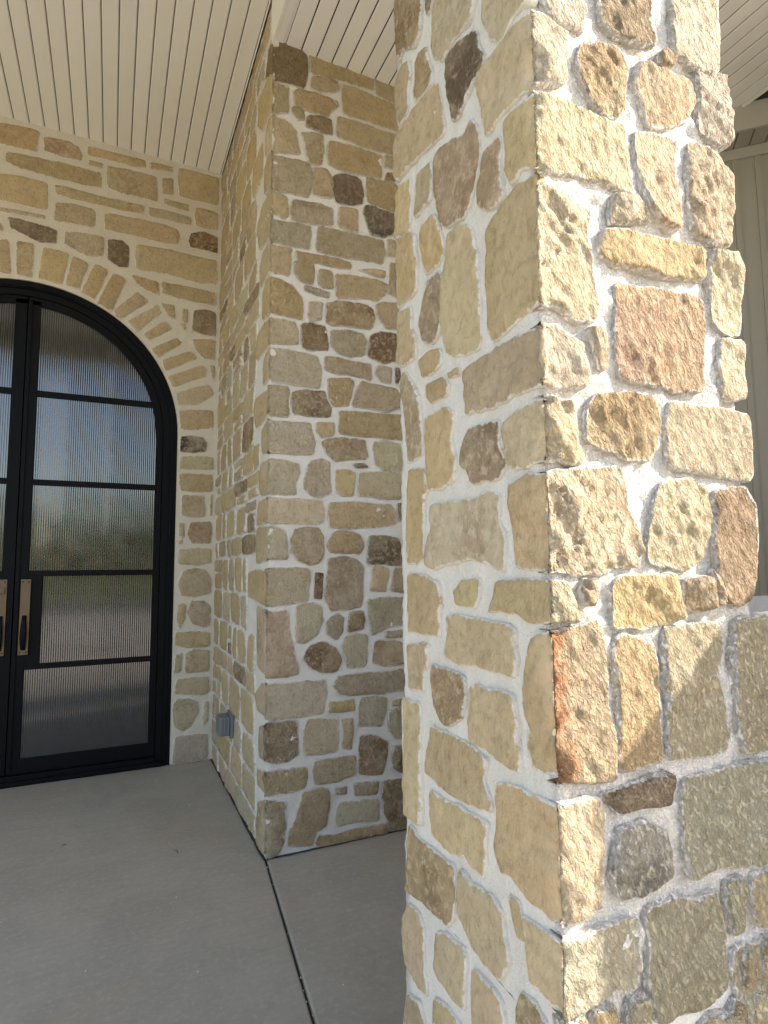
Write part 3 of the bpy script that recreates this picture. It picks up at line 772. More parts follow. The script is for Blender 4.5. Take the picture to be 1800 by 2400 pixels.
g|ps:4109,1836 4198,1832 4269,1841 4277,1854 4270,1871 4195,1869 4109,1869 4103,1850
p|ps:4114,1899 4192,1893 4278,1894 4279,1929 4282,1947 4189,1956 4112,1956 4110,1919
b|ps:3116,1983 3242,1969 3373,1983 3383,2062 3369,2136 3246,2135 3120,2129 3091,2052
t|ps:3424,1983 3557,1980 3689,1977 3694,2053 3697,2133 3554,2145 3424,2131 3406,2052
t|ps:3721,1972 3790,1975 3859,1976 3861,2051 3840,2133 3787,2144 3730,2130 3724,2056
t|ps:3913,1981 4007,1975 4110,1978 4120,2054 4103,2122 4001,2145 3905,2127 3884,2054
t|ps:4153,1979 4210,1974 4260,1982 4280,2060 4274,2134 4206,2134 4144,2135 4145,2060
t|ps:3119,2167 3236,2158 3365,2156 3370,2228 3374,2295 3237,2296 3104,2296 3102,2225
t|ps:3395,2161 3536,2163 3659,2162 3669,2183 3659,2196 3534,2203 3393,2203 3397,2181
t|ps:3401,2224 3529,2215 3664,2221 3670,2259 3664,2293 3536,2299 3396,2286 3390,2258
t|ps:3703,2170 3843,2164 3998,2161 4005,2227 4006,2299 3850,2299 3693,2293 3689,2231
m|ps:4029,2170 4159,2155 4278,2164 4274,2194 4272,2214 4150,2225 4032,2221 4026,2195
t|ps:4027,2246 4158,2248 4282,2241 4281,2272 4276,2294 4159,2289 4036,2288 4031,2271
t|ps:3065,2327 3147,2313 3236,2320 3241,2401 3218,2481 3146,2491 3048,2492 3049,2397
t|ps:3284,2326 3360,2321 3453,2323 3458,2399 3455,2487 3353,2484 3268,2484 3256,2399
g|ps:3490,2323 3597,2310 3703,2326 3723,2407 3704,2478 3603,2487 3491,2481 3477,2402
t|ps:3750,2313 3849,2317 3946,2322 3955,2362 3955,2396 3847,2402 3758,2394 3746,2359
t|ps:3748,2417 3855,2419 3950,2427 3948,2460 3949,2489 3844,2484 3751,2482 3741,2459
t|ps:3982,2320 4124,2319 4275,2318 4283,2407 4266,2486 4132,2487 3990,2483 3970,2407
t|ps:3051,2514 3127,2516 3181,2516 3193,2577 3177,2633 3128,2640 3059,2626 3050,2577
b|ps:3226,2511 3302,2510 3389,2511 3394,2568 3385,2636 3310,2640 3234,2623 3218,2570
t|ps:3423,2516 3577,2514 3733,2513 3732,2537 3726,2561 3579,2562 3420,2568 3417,2542
m|ps:3423,2589 3578,2585 3735,2585 3740,2615 3726,2631 3572,2630 3423,2636 3423,2607
c|ps:3769,2508 3839,2511 3915,2517 3915,2568 3902,2628 3843,2635 3778,2624 3754,2572
p|ps:3963,2526 4044,2514 4127,2518 4151,2567 4149,2630 4047,2632 3958,2633 3946,2575
t|ps:4173,2517 4226,2514 4276,2510 4283,2539 4275,2561 4228,2553 4179,2555 4165,2532
t|ps:4170,2580 4226,2585 4277,2589 4278,2611 4271,2637 4227,2638 4172,2632 4170,2610
t|ps:3011,2660 3174,2659 3318,2665 3330,2708 3318,2746 3172,2753 3008,2753 3003,2705
b|ps:3014,2778 3172,2777 3323,2783 3337,2810 3318,2833 3170,2844 3013,2845 3003,2810
t|ps:3357,2659 3494,2659 3625,2654 3621,2703 3612,2735 3492,2744 3353,2738 3354,2699
t|ps:3358,2767 3492,2769 3615,2769 3621,2801 3621,2838 3491,2845 3360,2838 3351,2796
b|ps:3655,2663 3737,2655 3814,2663 3826,2696 3816,2727 3734,2728 3649,2731 3652,2693
t|ps:3654,2757 3740,2753 3819,2763 3819,2800 3821,2841 3731,2835 3660,2838 3643,2797
t|ps:3859,2660 3961,2657 4068,2657 4088,2702 4077,2737 3959,2748 3849,2749 3845,2700
m|ps:3852,2772 3969,2763 4076,2769 4088,2802 4079,2841 3960,2842 3852,2833 3845,2809
t|ps:4121,2665 4195,2660 4272,2667 4283,2707 4267,2740 4198,2742 4114,2740 4106,2708
t|ps:4113,2770 4189,2767 4271,2769 4278,2800 4282,2840 4188,2840 4108,2836 4099,2811
t|ps:3050,2864 3156,2860 3263,2873 3281,2921 3269,2971 3161,2977 3038,2977 3033,2923
g|ps:3313,2865 3441,2866 3581,2865 3583,2919 3576,2980 3445,2976 3313,2972 3307,2926
t|ps:3624,2871 3727,2868 3837,2865 3853,2924 3841,2973 3733,2987 3620,2978 3611,2921
t|ps:3874,2867 3992,2866 4106,2869 4107,2919 4101,2978 3997,2977 3876,2974 3874,2920
t|ps:4140,2866 4211,2861 4271,2867 4274,2922 4272,2980 4204,2979 4136,2983 4135,2927
t|ps:3089,2999 3252,3007 3385,3016 3404,3086 3391,3171 3244,3180 3097,3165 3083,3090
t|ps:3448,3016 3569,2997 3685,3013 3705,3092 3685,3161 3562,3178 3430,3168 3422,3094
t|ps:3722,3009 3833,2998 3955,3003 3952,3047 3937,3091 3832,3098 3737,3104 3727,3049
t|ps:3727,3125 3832,3127 3949,3132 3957,3149 3943,3177 3838,3178 3728,3167 3719,3146
y|ps:3982,3004 4126,2999 4275,3007 4281,3038 4277,3059 4124,3071 3973,3061 3969,3034
b|ps:3968,3096 4131,3093 4269,3094 4280,3132 4273,3179 4126,3177 3973,3168 3972,3138
m|ps:3107,3210 3208,3200 3306,3211 3330,3291 3329,3377 3211,3387 3120,3371 3082,3286
b|ps:3360,3197 3464,3198 3560,3203 3565,3239 3564,3291 3462,3290 3363,3285 3361,3243
g|ps:3359,3315 3462,3312 3567,3309 3562,3342 3553,3383 3456,3388 3364,3384 3362,3344
g|ps:3596,3203 3692,3201 3791,3191 3786,3223 3776,3258 3682,3252 3592,3252 3586,3231
t|ps:3586,3278 3682,3281 3784,3286 3786,3334 3789,3381 3685,3383 3593,3379 3583,3332
t|ps:3813,3191 3951,3198 4077,3195 4087,3227 4085,3268 3944,3273 3812,3271 3815,3237
g|ps:3816,3286 3946,3296 4084,3292 4089,3337 4076,3373 3950,3379 3817,3378 3806,3336
t|ps:4117,3199 4189,3196 4276,3193 4284,3284 4267,3381 4194,3387 4109,3382 4109,3289
t|ps:2934,3411 3062,3406 3184,3421 3204,3503 3181,3587 3064,3601 2939,3591 2916,3505
t|ps:3248,3415 3358,3401 3496,3407 3495,3504 3471,3581 3367,3592 3264,3583 3229,3495
t|ps:3543,3418 3670,3408 3804,3414 3815,3498 3797,3581 3669,3592 3526,3598 3523,3504
m|ps:3851,3407 3931,3403 3999,3417 4017,3446 4011,3482 3926,3488 3857,3486 3843,3441
t|ps:3840,3517 3932,3507 4001,3514 4017,3548 4005,3597 3923,3600 3847,3589 3837,3559
t|ps:4054,3413 4163,3410 4257,3412 4280,3495 4264,3588 4162,3600 4040,3589 4037,3499
t|ps:3124,3621 3242,3624 3360,3628 3367,3716 3345,3799 3235,3816 3139,3800 3101,3715
t|ps:3417,3629 3532,3613 3659,3620 3665,3720 3644,3802 3535,3808 3420,3798 3391,3721
p|ps:3708,3626 3797,3618 3892,3629 3901,3719 3892,3804 3795,3818 3720,3806 3693,3717
t|ps:3949,3623 4108,3620 4260,3627 4276,3715 4247,3797 4108,3810 3936,3806 3932,3714
g|ps:3114,3837 3190,3835 3278,3835 3275,3887 3269,3942 3187,3947 3111,3944 3103,3896
c|ps:3303,3833 3401,3833 3497,3836 3502,3867 3502,3892 3407,3892 3311,3885 3307,3865
m|ps:3300,3911 3402,3916 3508,3917 3508,3934 3506,3946 3400,3947 3301,3943 3305,3932
t|ps:3539,3844 3606,3834 3681,3845 3693,3891 3688,3949 3615,3950 3537,3944 3528,3897
t|ps:3715,3835 3840,3833 3947,3841 3945,3888 3931,3937 3830,3944 3726,3948 3719,3897
t|ps:3992,3851 4064,3835 4143,3843 4145,3889 4136,3940 4061,3951 3996,3939 3974,3897
g|ps:4177,3837 4224,3838 4271,3833 4276,3859 4274,3884 4225,3881 4176,3888 4167,3864
t|ps:4178,3913 4230,3912 4273,3907 4278,3931 4272,3950 4228,3946 4174,3943 4172,3931
p|ps:2930,3969 3015,3974 3098,3973 3109,4018 3095,4066 3014,4069 2943,4066 2923,4028
t|ps:3136,3980 3289,3971 3441,3981 3452,4020 3443,4066 3289,4072 3140,4071 3131,4017
t|ps:3481,3971 3538,3971 3596,3975 3609,4028 3596,4071 3537,4078 3487,4063 3475,4016
t|ps:3635,3976 3734,3976 3841,3976 3853,4025 3841,4070 3738,4074 3644,4071 3625,4028
t|ps:3879,3978 3960,3966 4034,3980 4041,4025 4032,4068 3953,4068 3869,4072 3870,4018
t|ps:4069,3975 4174,3966 4281,3969 4280,4019 4266,4071 4175,4071 4067,4068 4070,4021
t|ps:2820,4103 2889,4099 2957,4103 2956,4159 2958,4221 2886,4225 2832,4223 2805,4163
t|ps:2982,4097 3104,4093 3209,4104 3213,4125 3215,4143 3104,4144 2989,4142 2978,4125
y|ps:2981,4166 3096,4170 3217,4164 3213,4201 3210,4223 3103,4231 2994,4222 2980,4197
t|ps:3250,4098 3382,4101 3510,4094 3511,4160 3509,4223 3377,4232 3260,4220 3237,4167
p|ps:3547,4105 3689,4098 3825,4105 3832,4160 3821,4221 3681,4224 3541,4220 3532,4159
m|ps:3862,4101 3960,4099 4053,4105 4074,4163 4067,4228 3963,4226 3866,4223 3857,4163
g|ps:4111,4100 4188,4094 4263,4102 4277,4159 4273,4223 4183,4229 4111,4223 4092,4160
m|pf:1415,13 1454,20 1485,15 1502,90 1483,143 1448,157 1423,152 1410,88
g|pf:1536,25 1561,19 1602,16 1613,88 1607,159 1568,151 1521,154 1520,82
p|pf:1489,187 1543,175 1602,180 1612,231 1599,275 1540,284 1476,280 1470,229
m|pf:1549,404 1577,394 1610,394 1606,420 1603,436 1579,446 1543,445 1544,419
m|pf:1542,462 1572,463 1609,466 1611,491 1612,513 1582,513 1545,515 1548,493
d|pf:1515,548 1560,536 1610,541 1607,583 1608,641 1558,634 1512,633 1507,581
d|pf:1453,1148 1535,1143 1604,1139 1615,1155 1612,1179 1530,1178 1456,1183 1450,1155
t|pf:1462,1198 1535,1198 1606,1202 1612,1228 1609,1259 1533,1259 1464,1257 1456,1226
t|pf:1412,1549 1511,1554 1605,1551 1613,1586 1605,1620 1505,1618 1414,1612 1411,1582
m|pf:1408,1638 1505,1638 1605,1638 1608,1650 1601,1676 1511,1671 1417,1678 1410,1659
t|pf:1446,1702 1527,1697 1602,1704 1613,1740 1602,1785 1523,1799 1446,1790 1438,1738
g|pf:1482,1811 1546,1815 1594,1821 1606,1861 1604,1911 1540,1913 1485,1901 1479,1856
m|pf:1545,2110 1576,2105 1603,2109 1615,2145 1596,2180 1575,2184 1541,2185 1538,2141
g|pf:1416,2304 1510,2310 1608,2313 1614,2328 1605,2339 1511,2344 1422,2336 1415,2323
c|pf:1419,2365 1513,2354 1612,2359 1609,2399 1600,2423 1518,2433 1426,2421 1410,2399
t|pf:1434,2458 1519,2447 1601,2447 1617,2471 1609,2502 1520,2499 1424,2501 1416,2476
t|pf:1422,2524 1514,2515 1608,2516 1607,2550 1600,2573 1517,2581 1434,2575 1419,2554
t|pf:1481,2605 1542,2594 1601,2603 1612,2637 1607,2669 1539,2678 1486,2667 1478,2639
t|pf:1477,2876 1540,2874 1601,2871 1616,2959 1606,3033 1538,3043 1468,3039 1460,2959
t|pf:1541,3168 1570,3162 1602,3168 1611,3243 1606,3319 1573,3324 1538,3321 1538,3237
b|pf:1492,3345 1544,3339 1608,3348 1617,3394 1600,3447 1546,3453 1501,3446 1483,3401
b|pf:1544,3477 1580,3469 1616,3469 1607,3536 1606,3597 1582,3603 1555,3596 1547,3530
y|pf:1431,3618 1513,3617 1601,3617 1611,3647 1613,3682 1514,3691 1420,3678 1414,3646
t|pf:1493,3706 1544,3705 1610,3706 1612,3735 1610,3761 1543,3761 1488,3765 1478,3739
y|pf:1483,3787 1547,3779 1610,3787 1617,3811 1612,3827 1541,3831 1484,3832 1485,3804
c|pf:1471,3852 1538,3858 1607,3854 1608,3927 1587,3981 1539,3988 1466,3982 1466,3917
'''

COLUMN_DATA = '''
r|cl:1345,2921 1187,2768 1200,2709 1212,2677 1236,2662 1305,2712 1323,2687 1343,2794 1352,2861
b|cl:1169,2746 1131,2709 1153,2692 1167,2690 1174,2708
m|cl:1127,2710 955,2542 979,2504 1025,2509 1074,2517 1100,2512 1139,2550 1152,2585 1143,2645
g|cl:930,2518 797,2389 800,2377 835,2377 872,2363 886,2366 909,2393 923,2433 939,2471
d|cl:974,2472 954,2440 952,2414 935,2380 941,2363 973,2357 1008,2335 1043,2318 1061,2325 1069,2389 1083,2442 1081,2488 1037,2492
b|cl:1173,2603 1167,2560 1151,2513 1155,2494 1191,2496 1240,2511 1247,2544 1235,2574 1234,2612 1203,2613
t|cl:1269,2650 1266,2607 1283,2572 1284,2525 1327,2512 1339,2550 1347,2618 1328,2650 1298,2662
t|cl:1141,2481 1118,2460 1110,2396 1102,2344 1106,2327 1188,2343 1264,2356 1339,2356 1352,2381 1352,2484 1285,2493 1206,2489
b|cl:985,2273 967,2245 962,2220 962,2171 971,2130 994,2097 1023,2075 1094,2092 1119,2116 1137,2182 1145,2259 1134,2294 1088,2288 1022,2259
m|cl:894,2167 891,2139 893,2095 886,2035 924,2035 963,2066 964,2110 944,2166
t|cl:1158,2287 1160,2200 1241,2199 1243,2265 1230,2310
t|cl:1277,2323 1270,2262 1273,2179 1352,2196 1352,2315 1331,2339
y|cl:1152,2152 1126,2106 1114,2065 1112,2039 1135,2027 1190,2025 1211,2068 1216,2126 1208,2158
y|cl:1250,2155 1243,2103 1246,2007 1297,2007 1347,2005 1350,2077 1352,2150 1339,2183 1293,2174
t|cl:1018,2053 992,2025 978,1968 972,1919 977,1851 975,1783 985,1769 1063,1777 1104,1801 1122,1840 1128,1890 1116,1969 1091,2008 1080,2060 1047,2065
b|cl:1136,2005 1120,1985 1123,1956 1132,1915 1137,1863 1168,1847 1206,1864 1222,1910 1207,1957 1194,2006
t|cl:1274,1974 1271,1928 1254,1863 1254,1841 1326,1839 1352,1860 1352,1962 1343,1988
t|cl:1135,1818 1133,1784 1170,1775 1219,1778 1236,1821 1189,1826
y|cl:1109,1746 1101,1721 1107,1703 1179,1701 1199,1725 1202,1750
t|cl:1100,1748 1052,1748 1050,1731 1094,1735
m|cl:1310,1815 1264,1771 1238,1736 1229,1663 1224,1592 1296,1579 1306,1643 1320,1739 1335,1788
t|cl:1108,1674 1079,1654 1087,1599 1077,1549 1078,1509 1133,1494 1192,1500 1201,1553 1209,1623 1211,1669 1160,1675
b|cl:1018,1606 962,1602 919,1598 920,1565 916,1542 899,1514 919,1484 1007,1493 1027,1520 1054,1536 1047,1566 1033,1588
y|cl:1296,1558 1215,1549 1202,1499 1221,1468 1219,1417 1230,1377 1224,1339 1261,1326 1306,1330 1312,1398 1302,1469
m|cl:1180,1454 1104,1459 1019,1456 958,1461 925,1452 927,1405 910,1377 917,1310 954,1324 1023,1333 1108,1328 1171,1316 1207,1323 1202,1382 1181,1407
t|cl:1307,1298 1219,1296 1159,1278 1151,1230 1153,1163 1222,1164 1306,1161 1312,1239
t|cl:1058,1288 999,1293 1000,1267 1012,1236 1076,1239 1087,1264
t|cl:1124,1206 1072,1213 978,1207 904,1208 883,1200 885,1169 877,1150 887,1121 953,1118 1021,1121 1075,1114 1136,1123 1120,1162
m|cl:1307,1125 1206,1140 1218,1096 1232,1068 1237,1031 1306,1022 1312,1072
b|cl:1197,1096 1146,1091 1087,1091 1062,1084 1058,1047 1073,1006 1126,975 1156,976 1184,1007 1199,1057
t|cl:1034,1066 1013,1078 954,1082 897,1081 890,1047 888,998 880,954 928,954 978,964 1043,968 1044,1013
y|cl:1345,987 1262,994 1253,950 1259,868 1253,805 1252,727 1329,718 1339,778 1348,877
t|cl:1202,953 1092,959 1013,951 984,943 995,903 975,857 1022,843 1096,839 1167,840 1235,849 1216,905
t|cl:1206,815 1143,812 1064,822 986,827 995,771 1002,721 1037,724 1067,735 1123,715 1202,721 1211,764
b|cl:1314,700 1271,681 1191,687 1118,688 1112,638 1122,579 1146,561 1195,560 1267,551 1329,544 1323,618
t|cl:1090,695 1048,689 980,695 949,686 942,642 928,611 958,562 1004,563 1043,570 1067,591 1099,608 1097,659
t|cl:921,725 893,728 887,709 877,672 899,668 914,696
t|cl:1326,513 1275,519 1252,494 1250,434 1239,363 1280,363 1337,379 1352,424 1352,473
t|cl:1180,523 1153,538 1085,544 1075,533 1086,433 1133,423 1168,432 1195,442 1190,491
t|cl:1049,524 996,533 960,527 948,508 944,492 999,446 1048,423 1054,466
t|cl:1327,312 1274,324 1248,293 1283,255 1352,222 1339,273
t|cl:1200,378 1146,393 1096,392 1154,332 1208,318
b|cl:891,581 857,582 833,569 841,546 910,514 907,546
w|cr:703,2383 807,2428 812,2401 799,2356 764,2353 722,2350
o|cr:854,2456 995,2518 995,2449 1002,2411 946,2394 879,2386 861,2403
w|cr:1062,2547 1210,2613 1208,2538 1198,2430 1168,2405 1104,2404 1064,2412 1059,2460
e|cr:805,2319 854,2342 892,2351 914,2325 903,2272 900,2228 864,2198 814,2216 797,2245 788,2280
m|cr:955,2344 992,2345 1038,2350 1099,2353 1110,2314 1084,2266 1034,2237 979,2221 960,2249 943,2293
w|cr:1139,2396 1201,2407 1225,2414 1225,2324 1225,2256 1186,2247 1132,2256 1127,2307 1126,2353
e|cr:936,2186 977,2193 1018,2197 1048,2200 1038,2131 1042,2070 1037,2007 992,2008 957,2020 944,2061 940,2117
m|cr:1096,2209 1155,2214 1190,2185 1217,2173 1217,2117 1197,2014 1151,2006 1089,2013 1082,2080 1083,2150
c|cr:866,2034 919,2045 945,2029 951,2000 900,1984 851,1975
t|cr:839,1955 880,1968 957,1969 1039,1977 1112,1975 1103,1914 1033,1902 972,1895 913,1898 857,1891 825,1901
c|cr:1144,1986 1204,1986 1221,1961 1224,1897 1216,1816 1169,1812 1139,1831 1135,1880 1130,1926
s|cr:862,1853 957,1860 1043,1865 1094,1863 1092,1796 1085,1678 1019,1667 936,1671 880,1672 859,1677 855,1743
c|cr:785,1753 813,1755 826,1724 820,1680 806,1681 794,1717
c|cr:1159,1794 1225,1799 1222,1739 1225,1674 1174,1664 1148,1680 1140,1736
e|cr:785,1609 803,1627 860,1634 915,1632 941,1624 946,1588 947,1546 918,1520 863,1518 815,1533 778,1546 776,1585
g|cr:988,1635 1075,1635 1161,1633 1225,1631 1225,1585 1219,1499 1127,1502 1023,1510 977,1510 978,1577
c|cr:956,1467 1000,1481 1041,1480 1064,1467 1073,1419 1061,1376 1049,1332 1007,1313 961,1321 916,1324 923,1374 939,1437
B|cr:1110,1461 1155,1471 1200,1471 1225,1439 1225,1379 1214,1291 1187,1248 1146,1240 1113,1250 1101,1306 1099,1377 1111,1420
e|cr:751,1295 771,1290 776,1260 759,1248 740,1256 744,1278
t|cr:842,1296 910,1295 967,1297 975,1254 988,1219 941,1208 886,1206 823,1211 825,1246 820,1276
r|cr:1001,1286 1025,1291 1066,1290 1074,1237 1040,1228 1005,1237
e|cr:1084,1309 1101,1306 1101,1242 1082,1237 1079,1270
t|cr:821,1182 842,1188 870,1181 909,1169 914,1094 919,1031 916,964 870,966 825,965 818,995 820,1054 821,1127
g|cr:944,1195 998,1200 1087,1198 1096,1159 1074,1106 1087,1065 1102,996 1094,962 1037,962 942,970 940,1016 945,1066 938,1118
d|cr:777,928 816,931 875,938 932,942 934,917 925,889 865,892 807,892 785,910
z|cr:808,860 863,866 917,836 926,808 927,772 911,756 855,752 806,759 792,796 800,833
G|cr:870,714 923,718 977,705 1038,705 1047,671 1054,619 1057,569 1051,540 981,529 909,539 871,544 868,599 873,667
g|cr:817,585 851,589 854,536 806,551
c|cl:781,2342 781,2296 781,2191 816,2204 865,2206 932,2200 941,2242 963,2336 936,2349 882,2353 827,2350|cr:668,2342 698,2346 724,2337 759,2333 745,2273 754,2234 668,2200
c|cl:781,2173 781,2038 824,2050 854,2044 866,2078 871,2155 872,2185 843,2187|cr:668,2173 732,2184 801,2183 889,2180 898,2134 907,2092 912,2058 852,2056 752,2050 668,2032
x|cl:781,2013 781,1971 781,1925 781,1884 781,1831 781,1786 836,1781 884,1770 926,1765 939,1799 942,1890 936,1977 938,1996 896,2011 837,2028|cr:668,1991 700,1996 756,1987 797,1981 785,1942 793,1896 801,1843 809,1800 797,1776 756,1769 714,1788 668,1784
c|cl:781,1734 781,1684 781,1639 781,1636 868,1637 936,1630 1023,1639 1032,1679 1036,1733 987,1739 908,1742 842,1740|cr:668,1738 712,1743 737,1729 767,1720 764,1693 769,1668 766,1644 723,1638 668,1637
e|cl:781,1606 781,1563 781,1524 781,1501 781,1504 833,1498 870,1498 891,1512 898,1546 896,1587 870,1597 828,1603|cr:668,1606 668,1610 741,1607 742,1568 741,1543 756,1521 755,1498 713,1500 668,1504 668,1524
x|cl:882,1471 834,1480 781,1475 781,1419 781,1371 781,1313 841,1316 870,1318 875,1388 886,1429|cr:668,1472 732,1481 847,1493 856,1457 857,1425 876,1387 888,1348 876,1324 837,1322 782,1310 723,1310 668,1318 668,1358 668,1419
c|cl:936,1289 842,1294 781,1290 781,1264 781,1227 781,1224 846,1223 877,1236 930,1235 958,1229 942,1256|cr:668,1289 706,1289 721,1264 728,1238 728,1223 703,1222 668,1225 668,1263
q|cl:830,1193 781,1206 781,1142 781,1074 781,1039 781,982 781,975 842,975 856,1002 847,1035 861,1058 864,1097 856,1133 841,1167|cr:668,1199 728,1209 776,1214 784,1179 785,1130 785,1082 793,1046 799,1009 794,955 753,959 716,965 668,967 668,996 668,1026 668,1057 668,1093 668,1139
c|cl:952,911 900,923 841,923 781,926 781,885 781,831 781,788 781,748 813,746 868,749 907,764 941,758 959,798 953,852|cr:668,925 705,926 763,921 775,896 770,862 768,806 757,752 711,746 668,747 668,793 668,848 668,892
G|cl:886,708 840,713 781,715 781,680 781,638 781,618 781,616 867,612 873,647 874,686|cr:668,712 739,713 836,711 842,675 844,634 829,611 780,612 749,612 704,609 668,610 668,636 668,678
c|cl:799,23 910,20 1034,18 1037,58 1034,104 922,111 797,114 788,63
t|cl:1067,25 1131,16 1207,17 1213,62 1215,107 1137,109 1078,105 1061,57
m|cl:1238,18 1286,18 1339,20 1337,58 1334,107 1283,109 1230,104 1233,66
c|cl:799,132 933,130 1063,126 1072,195 1064,247 934,256 804,247 786,184
b|cl:788,272 847,274 896,275 900,311 892,358 853,366 802,353 786,312
b|cl:1144,189 1193,177 1255,181 1261,225 1244,260 1191,270 1136,268 1125,219
t|cl:918,290 973,283 1022,283 1029,317 1014,361 964,355 914,363 920,317
m|cl:1053,294 1074,290 1109,283 1105,324 1100,356 1078,362 1049,360 1044,326
b|cl:790,383 843,383 877,375 884,404 879,426 837,440 803,431 787,410
t|cl:1260,148 1296,143 1339,153 1335,165 1333,195 1304,192 1268,195 1264,165
b|cl:795,491 808,491 820,489 826,512 827,526 808,536 795,525 787,513
t|cl:1094,164 1104,165 1105,165 1110,178 1109,196 1100,203 1095,195 1091,178
t|cl:933,384 955,380 971,375 967,394 972,402 947,406 928,407 930,392
g|cl:991,384 1000,383 1021,376 1014,387 1021,403 1005,400 983,403 986,393
c|cl:1034,380 1050,382 1061,373 1062,396 1064,400 1054,402 1042,407 1039,396
t|cl:902,424 932,425 952,416 959,434 952,454 934,451 903,448 901,435
g|cl:851,476 866,475 875,467 870,490 869,494 859,500 855,504 847,487
y|cl:793,2514 838,2513 875,2526 886,2588 880,2656 832,2662 790,2665 792,2585
t|cl:794,2682 905,2675 1008,2686 1006,2735 1003,2786 903,2791 793,2784 793,2731
t|cl:787,2807 859,2805 910,2814 935,2863 927,2921 862,2926 796,2915 787,2859
c|cl:964,2940 1040,2935 1116,2944 1116,2971 1113,2998 1046,3004 964,2999 955,2968
b|cl:1150,2939 1235,2939 1329,2949 1338,2972 1336,3005 1244,3000 1147,2998 1136,2976
t|cl:798,3030 861,3022 925,3028 940,3062 927,3097 861,3110 790,3101 784,3064
d|cl:793,3131 862,3128 934,3128 932,3159 929,3184 864,3189 795,3183 784,3160
d|cl:962,3020 1063,3026 1157,3018 1164,3069 1158,3103 1063,3102 962,3109 959,3059
m|cl:963,3131 1062,3122 1167,3128 1158,3157 1167,3192 1060,3191 955,3186 958,3156
t|cl:1196,3031 1256,3022 1322,3037 1339,3103 1324,3183 1256,3190 1189,3181 1186,3111
g|cl:801,3211 910,3210 1032,3213 1037,3281 1019,3338 910,3343 791,3342 786,3274
t|cl:1060,3215 1195,3208 1324,3218 1339,3276 1323,3341 1197,3348 1070,3346 1055,3274
g|cl:799,3371 932,3371 1077,3365 1083,3417 1069,3455 940,3456 801,3463 793,3415
b|cl:1112,3364 1155,3362 1199,3370 1202,3409 1190,3460 1147,3467 1121,3456 1100,3412
b|cl:1231,3363 1277,3367 1325,3370 1346,3416 1329,3462 1283,3467 1226,3457 1215,3416
t|cl:800,3480 912,3484 1028,3485 1029,3518 1028,3535 915,3545 791,3546 790,3515
p|cl:1057,3480 1197,3481 1335,3479 1340,3512 1338,3537 1198,3549 1051,3546 1054,3516
y|cl:793,3559 933,3565 1065,3576 1078,3649 1065,3716 939,3727 791,3731 790,3647
g|cl:1095,3559 1162,3563 1218,3568 1227,3587 1221,3619 1156,3623 1107,3614 1093,3587
m|cl:1101,3634 1162,3638 1220,3639 1221,3688 1215,3726 1157,3725 1103,3729 1095,3681
t|cl:1245,3570 1292,3560 1325,3571 1341,3648 1333,3717 1288,3723 1251,3725 1247,3642
t|cl:797,3745 918,3743 1039,3751 1052,3787 1047,3818 920,3818 801,3818 791,3779
g|cl:1071,3741 1124,3742 1169,3756 1174,3783 1165,3818 1126,3822 1082,3820 1072,3789
m|cl:1191,3750 1270,3741 1338,3749 1342,3788 1336,3816 1261,3826 1198,3819 1191,3779
g|cl:796,3845 860,3837 919,3845 925,3868 925,3901 857,3902 800,3894 788,3866
p|cl:791,3923 860,3912 923,3916 926,3942 917,3966 859,3970 791,3969 790,3938
t|cl:956,3845 1003,3840 1062,3838 1066,3908 1048,3965 1004,3974 951,3975 945,3909
c|cl:1091,3837 1208,3843 1316,3846 1346,3904 1339,3976 1218,3968 1086,3970 1089,3908
p|cl:965,2805 1022,2794 1081,2797 1091,2827 1082,2845 1028,2850 975,2848 965,2822
t|cl:1137,2816 1166,2813 1187,2825 1201,2834 1197,2853 1166,2860 1135,2861 1136,2836
t|cl:798,2960 821,2952 846,2961 852,2979 850,2997 826,2997 794,2994 784,2974
t|cl:872,2955 900,2949 927,2959 926,2970 931,2996 901,2994 877,2994 863,2973
t|cl:933,2563 945,2562 956,2568 966,2584 962,2593 950,2596 934,2595 932,2588
t|cl:921,2623 937,2623 964,2618 967,2633 960,2652 939,2656 917,2650 922,2636
t|cl:981,2620 990,2614 1010,2622 1003,2631 1000,2650 1000,2652 991,2654 981,2632
t|cl:1046,2726 1058,2725 1065,2723 1070,2735 1072,2746 1058,2757 1052,2749 1050,2736
g|cl:1083,2716 1097,2717 1115,2722 1109,2741 1107,2749 1105,2754 1094,2753 1088,2733
y|cl:1107,2768 1135,2775 1161,2771 1162,2781 1158,2796 1138,2803 1113,2804 1113,2790
t|cl:979,2878 1001,2880 1030,2873 1036,2889 1032,2909 1003,2907 986,2904 975,2890
y|cl:1050,2873 1066,2870 1081,2882 1080,2894 1075,2908 1066,2907 1047,2909 1049,2888
c|cl:1108,2873 1124,2873 1146,2882 1146,2889 1150,2913 1128,2907 1109,2905 1098,2891
t|cl:1177,2882 1198,2872 1216,2877 1224,2892 1219,2906 1200,2913 1175,2903 1164,2887
t|cr:673,18 816,13 948,17 954,58 945,94 815,104 686,102 675,61
t|cr:977,22 1084,9 1201,22 1203,56 1201,104 1080,105 978,95 969,57
b|cr:683,124 774,126 870,130 876,187 880,248 780,243 692,240 672,178
b|cr:913,131 1000,121 1090,128 1102,178 1089,245 996,245 905,246 896,182
t|cr:1119,121 1161,115 1196,126 1197,185 1189,236 1163,242 1128,240 1122,183
t|cr:683,268 747,263 800,269 811,295 811,328 747,327 690,325 681,297
m|cr:683,344 743,345 808,354 815,379 812,418 745,413 679,411 674,389
g|cr:841,270 879,265 923,263 931,336 917,414 879,419 839,414 827,341
t|cr:955,271 1071,265 1182,275 1203,346 1188,408 1070,421 962,412 944,339
b|cr:851,432 904,438 969,430 970,457 963,480 904,488 849,484 851,462
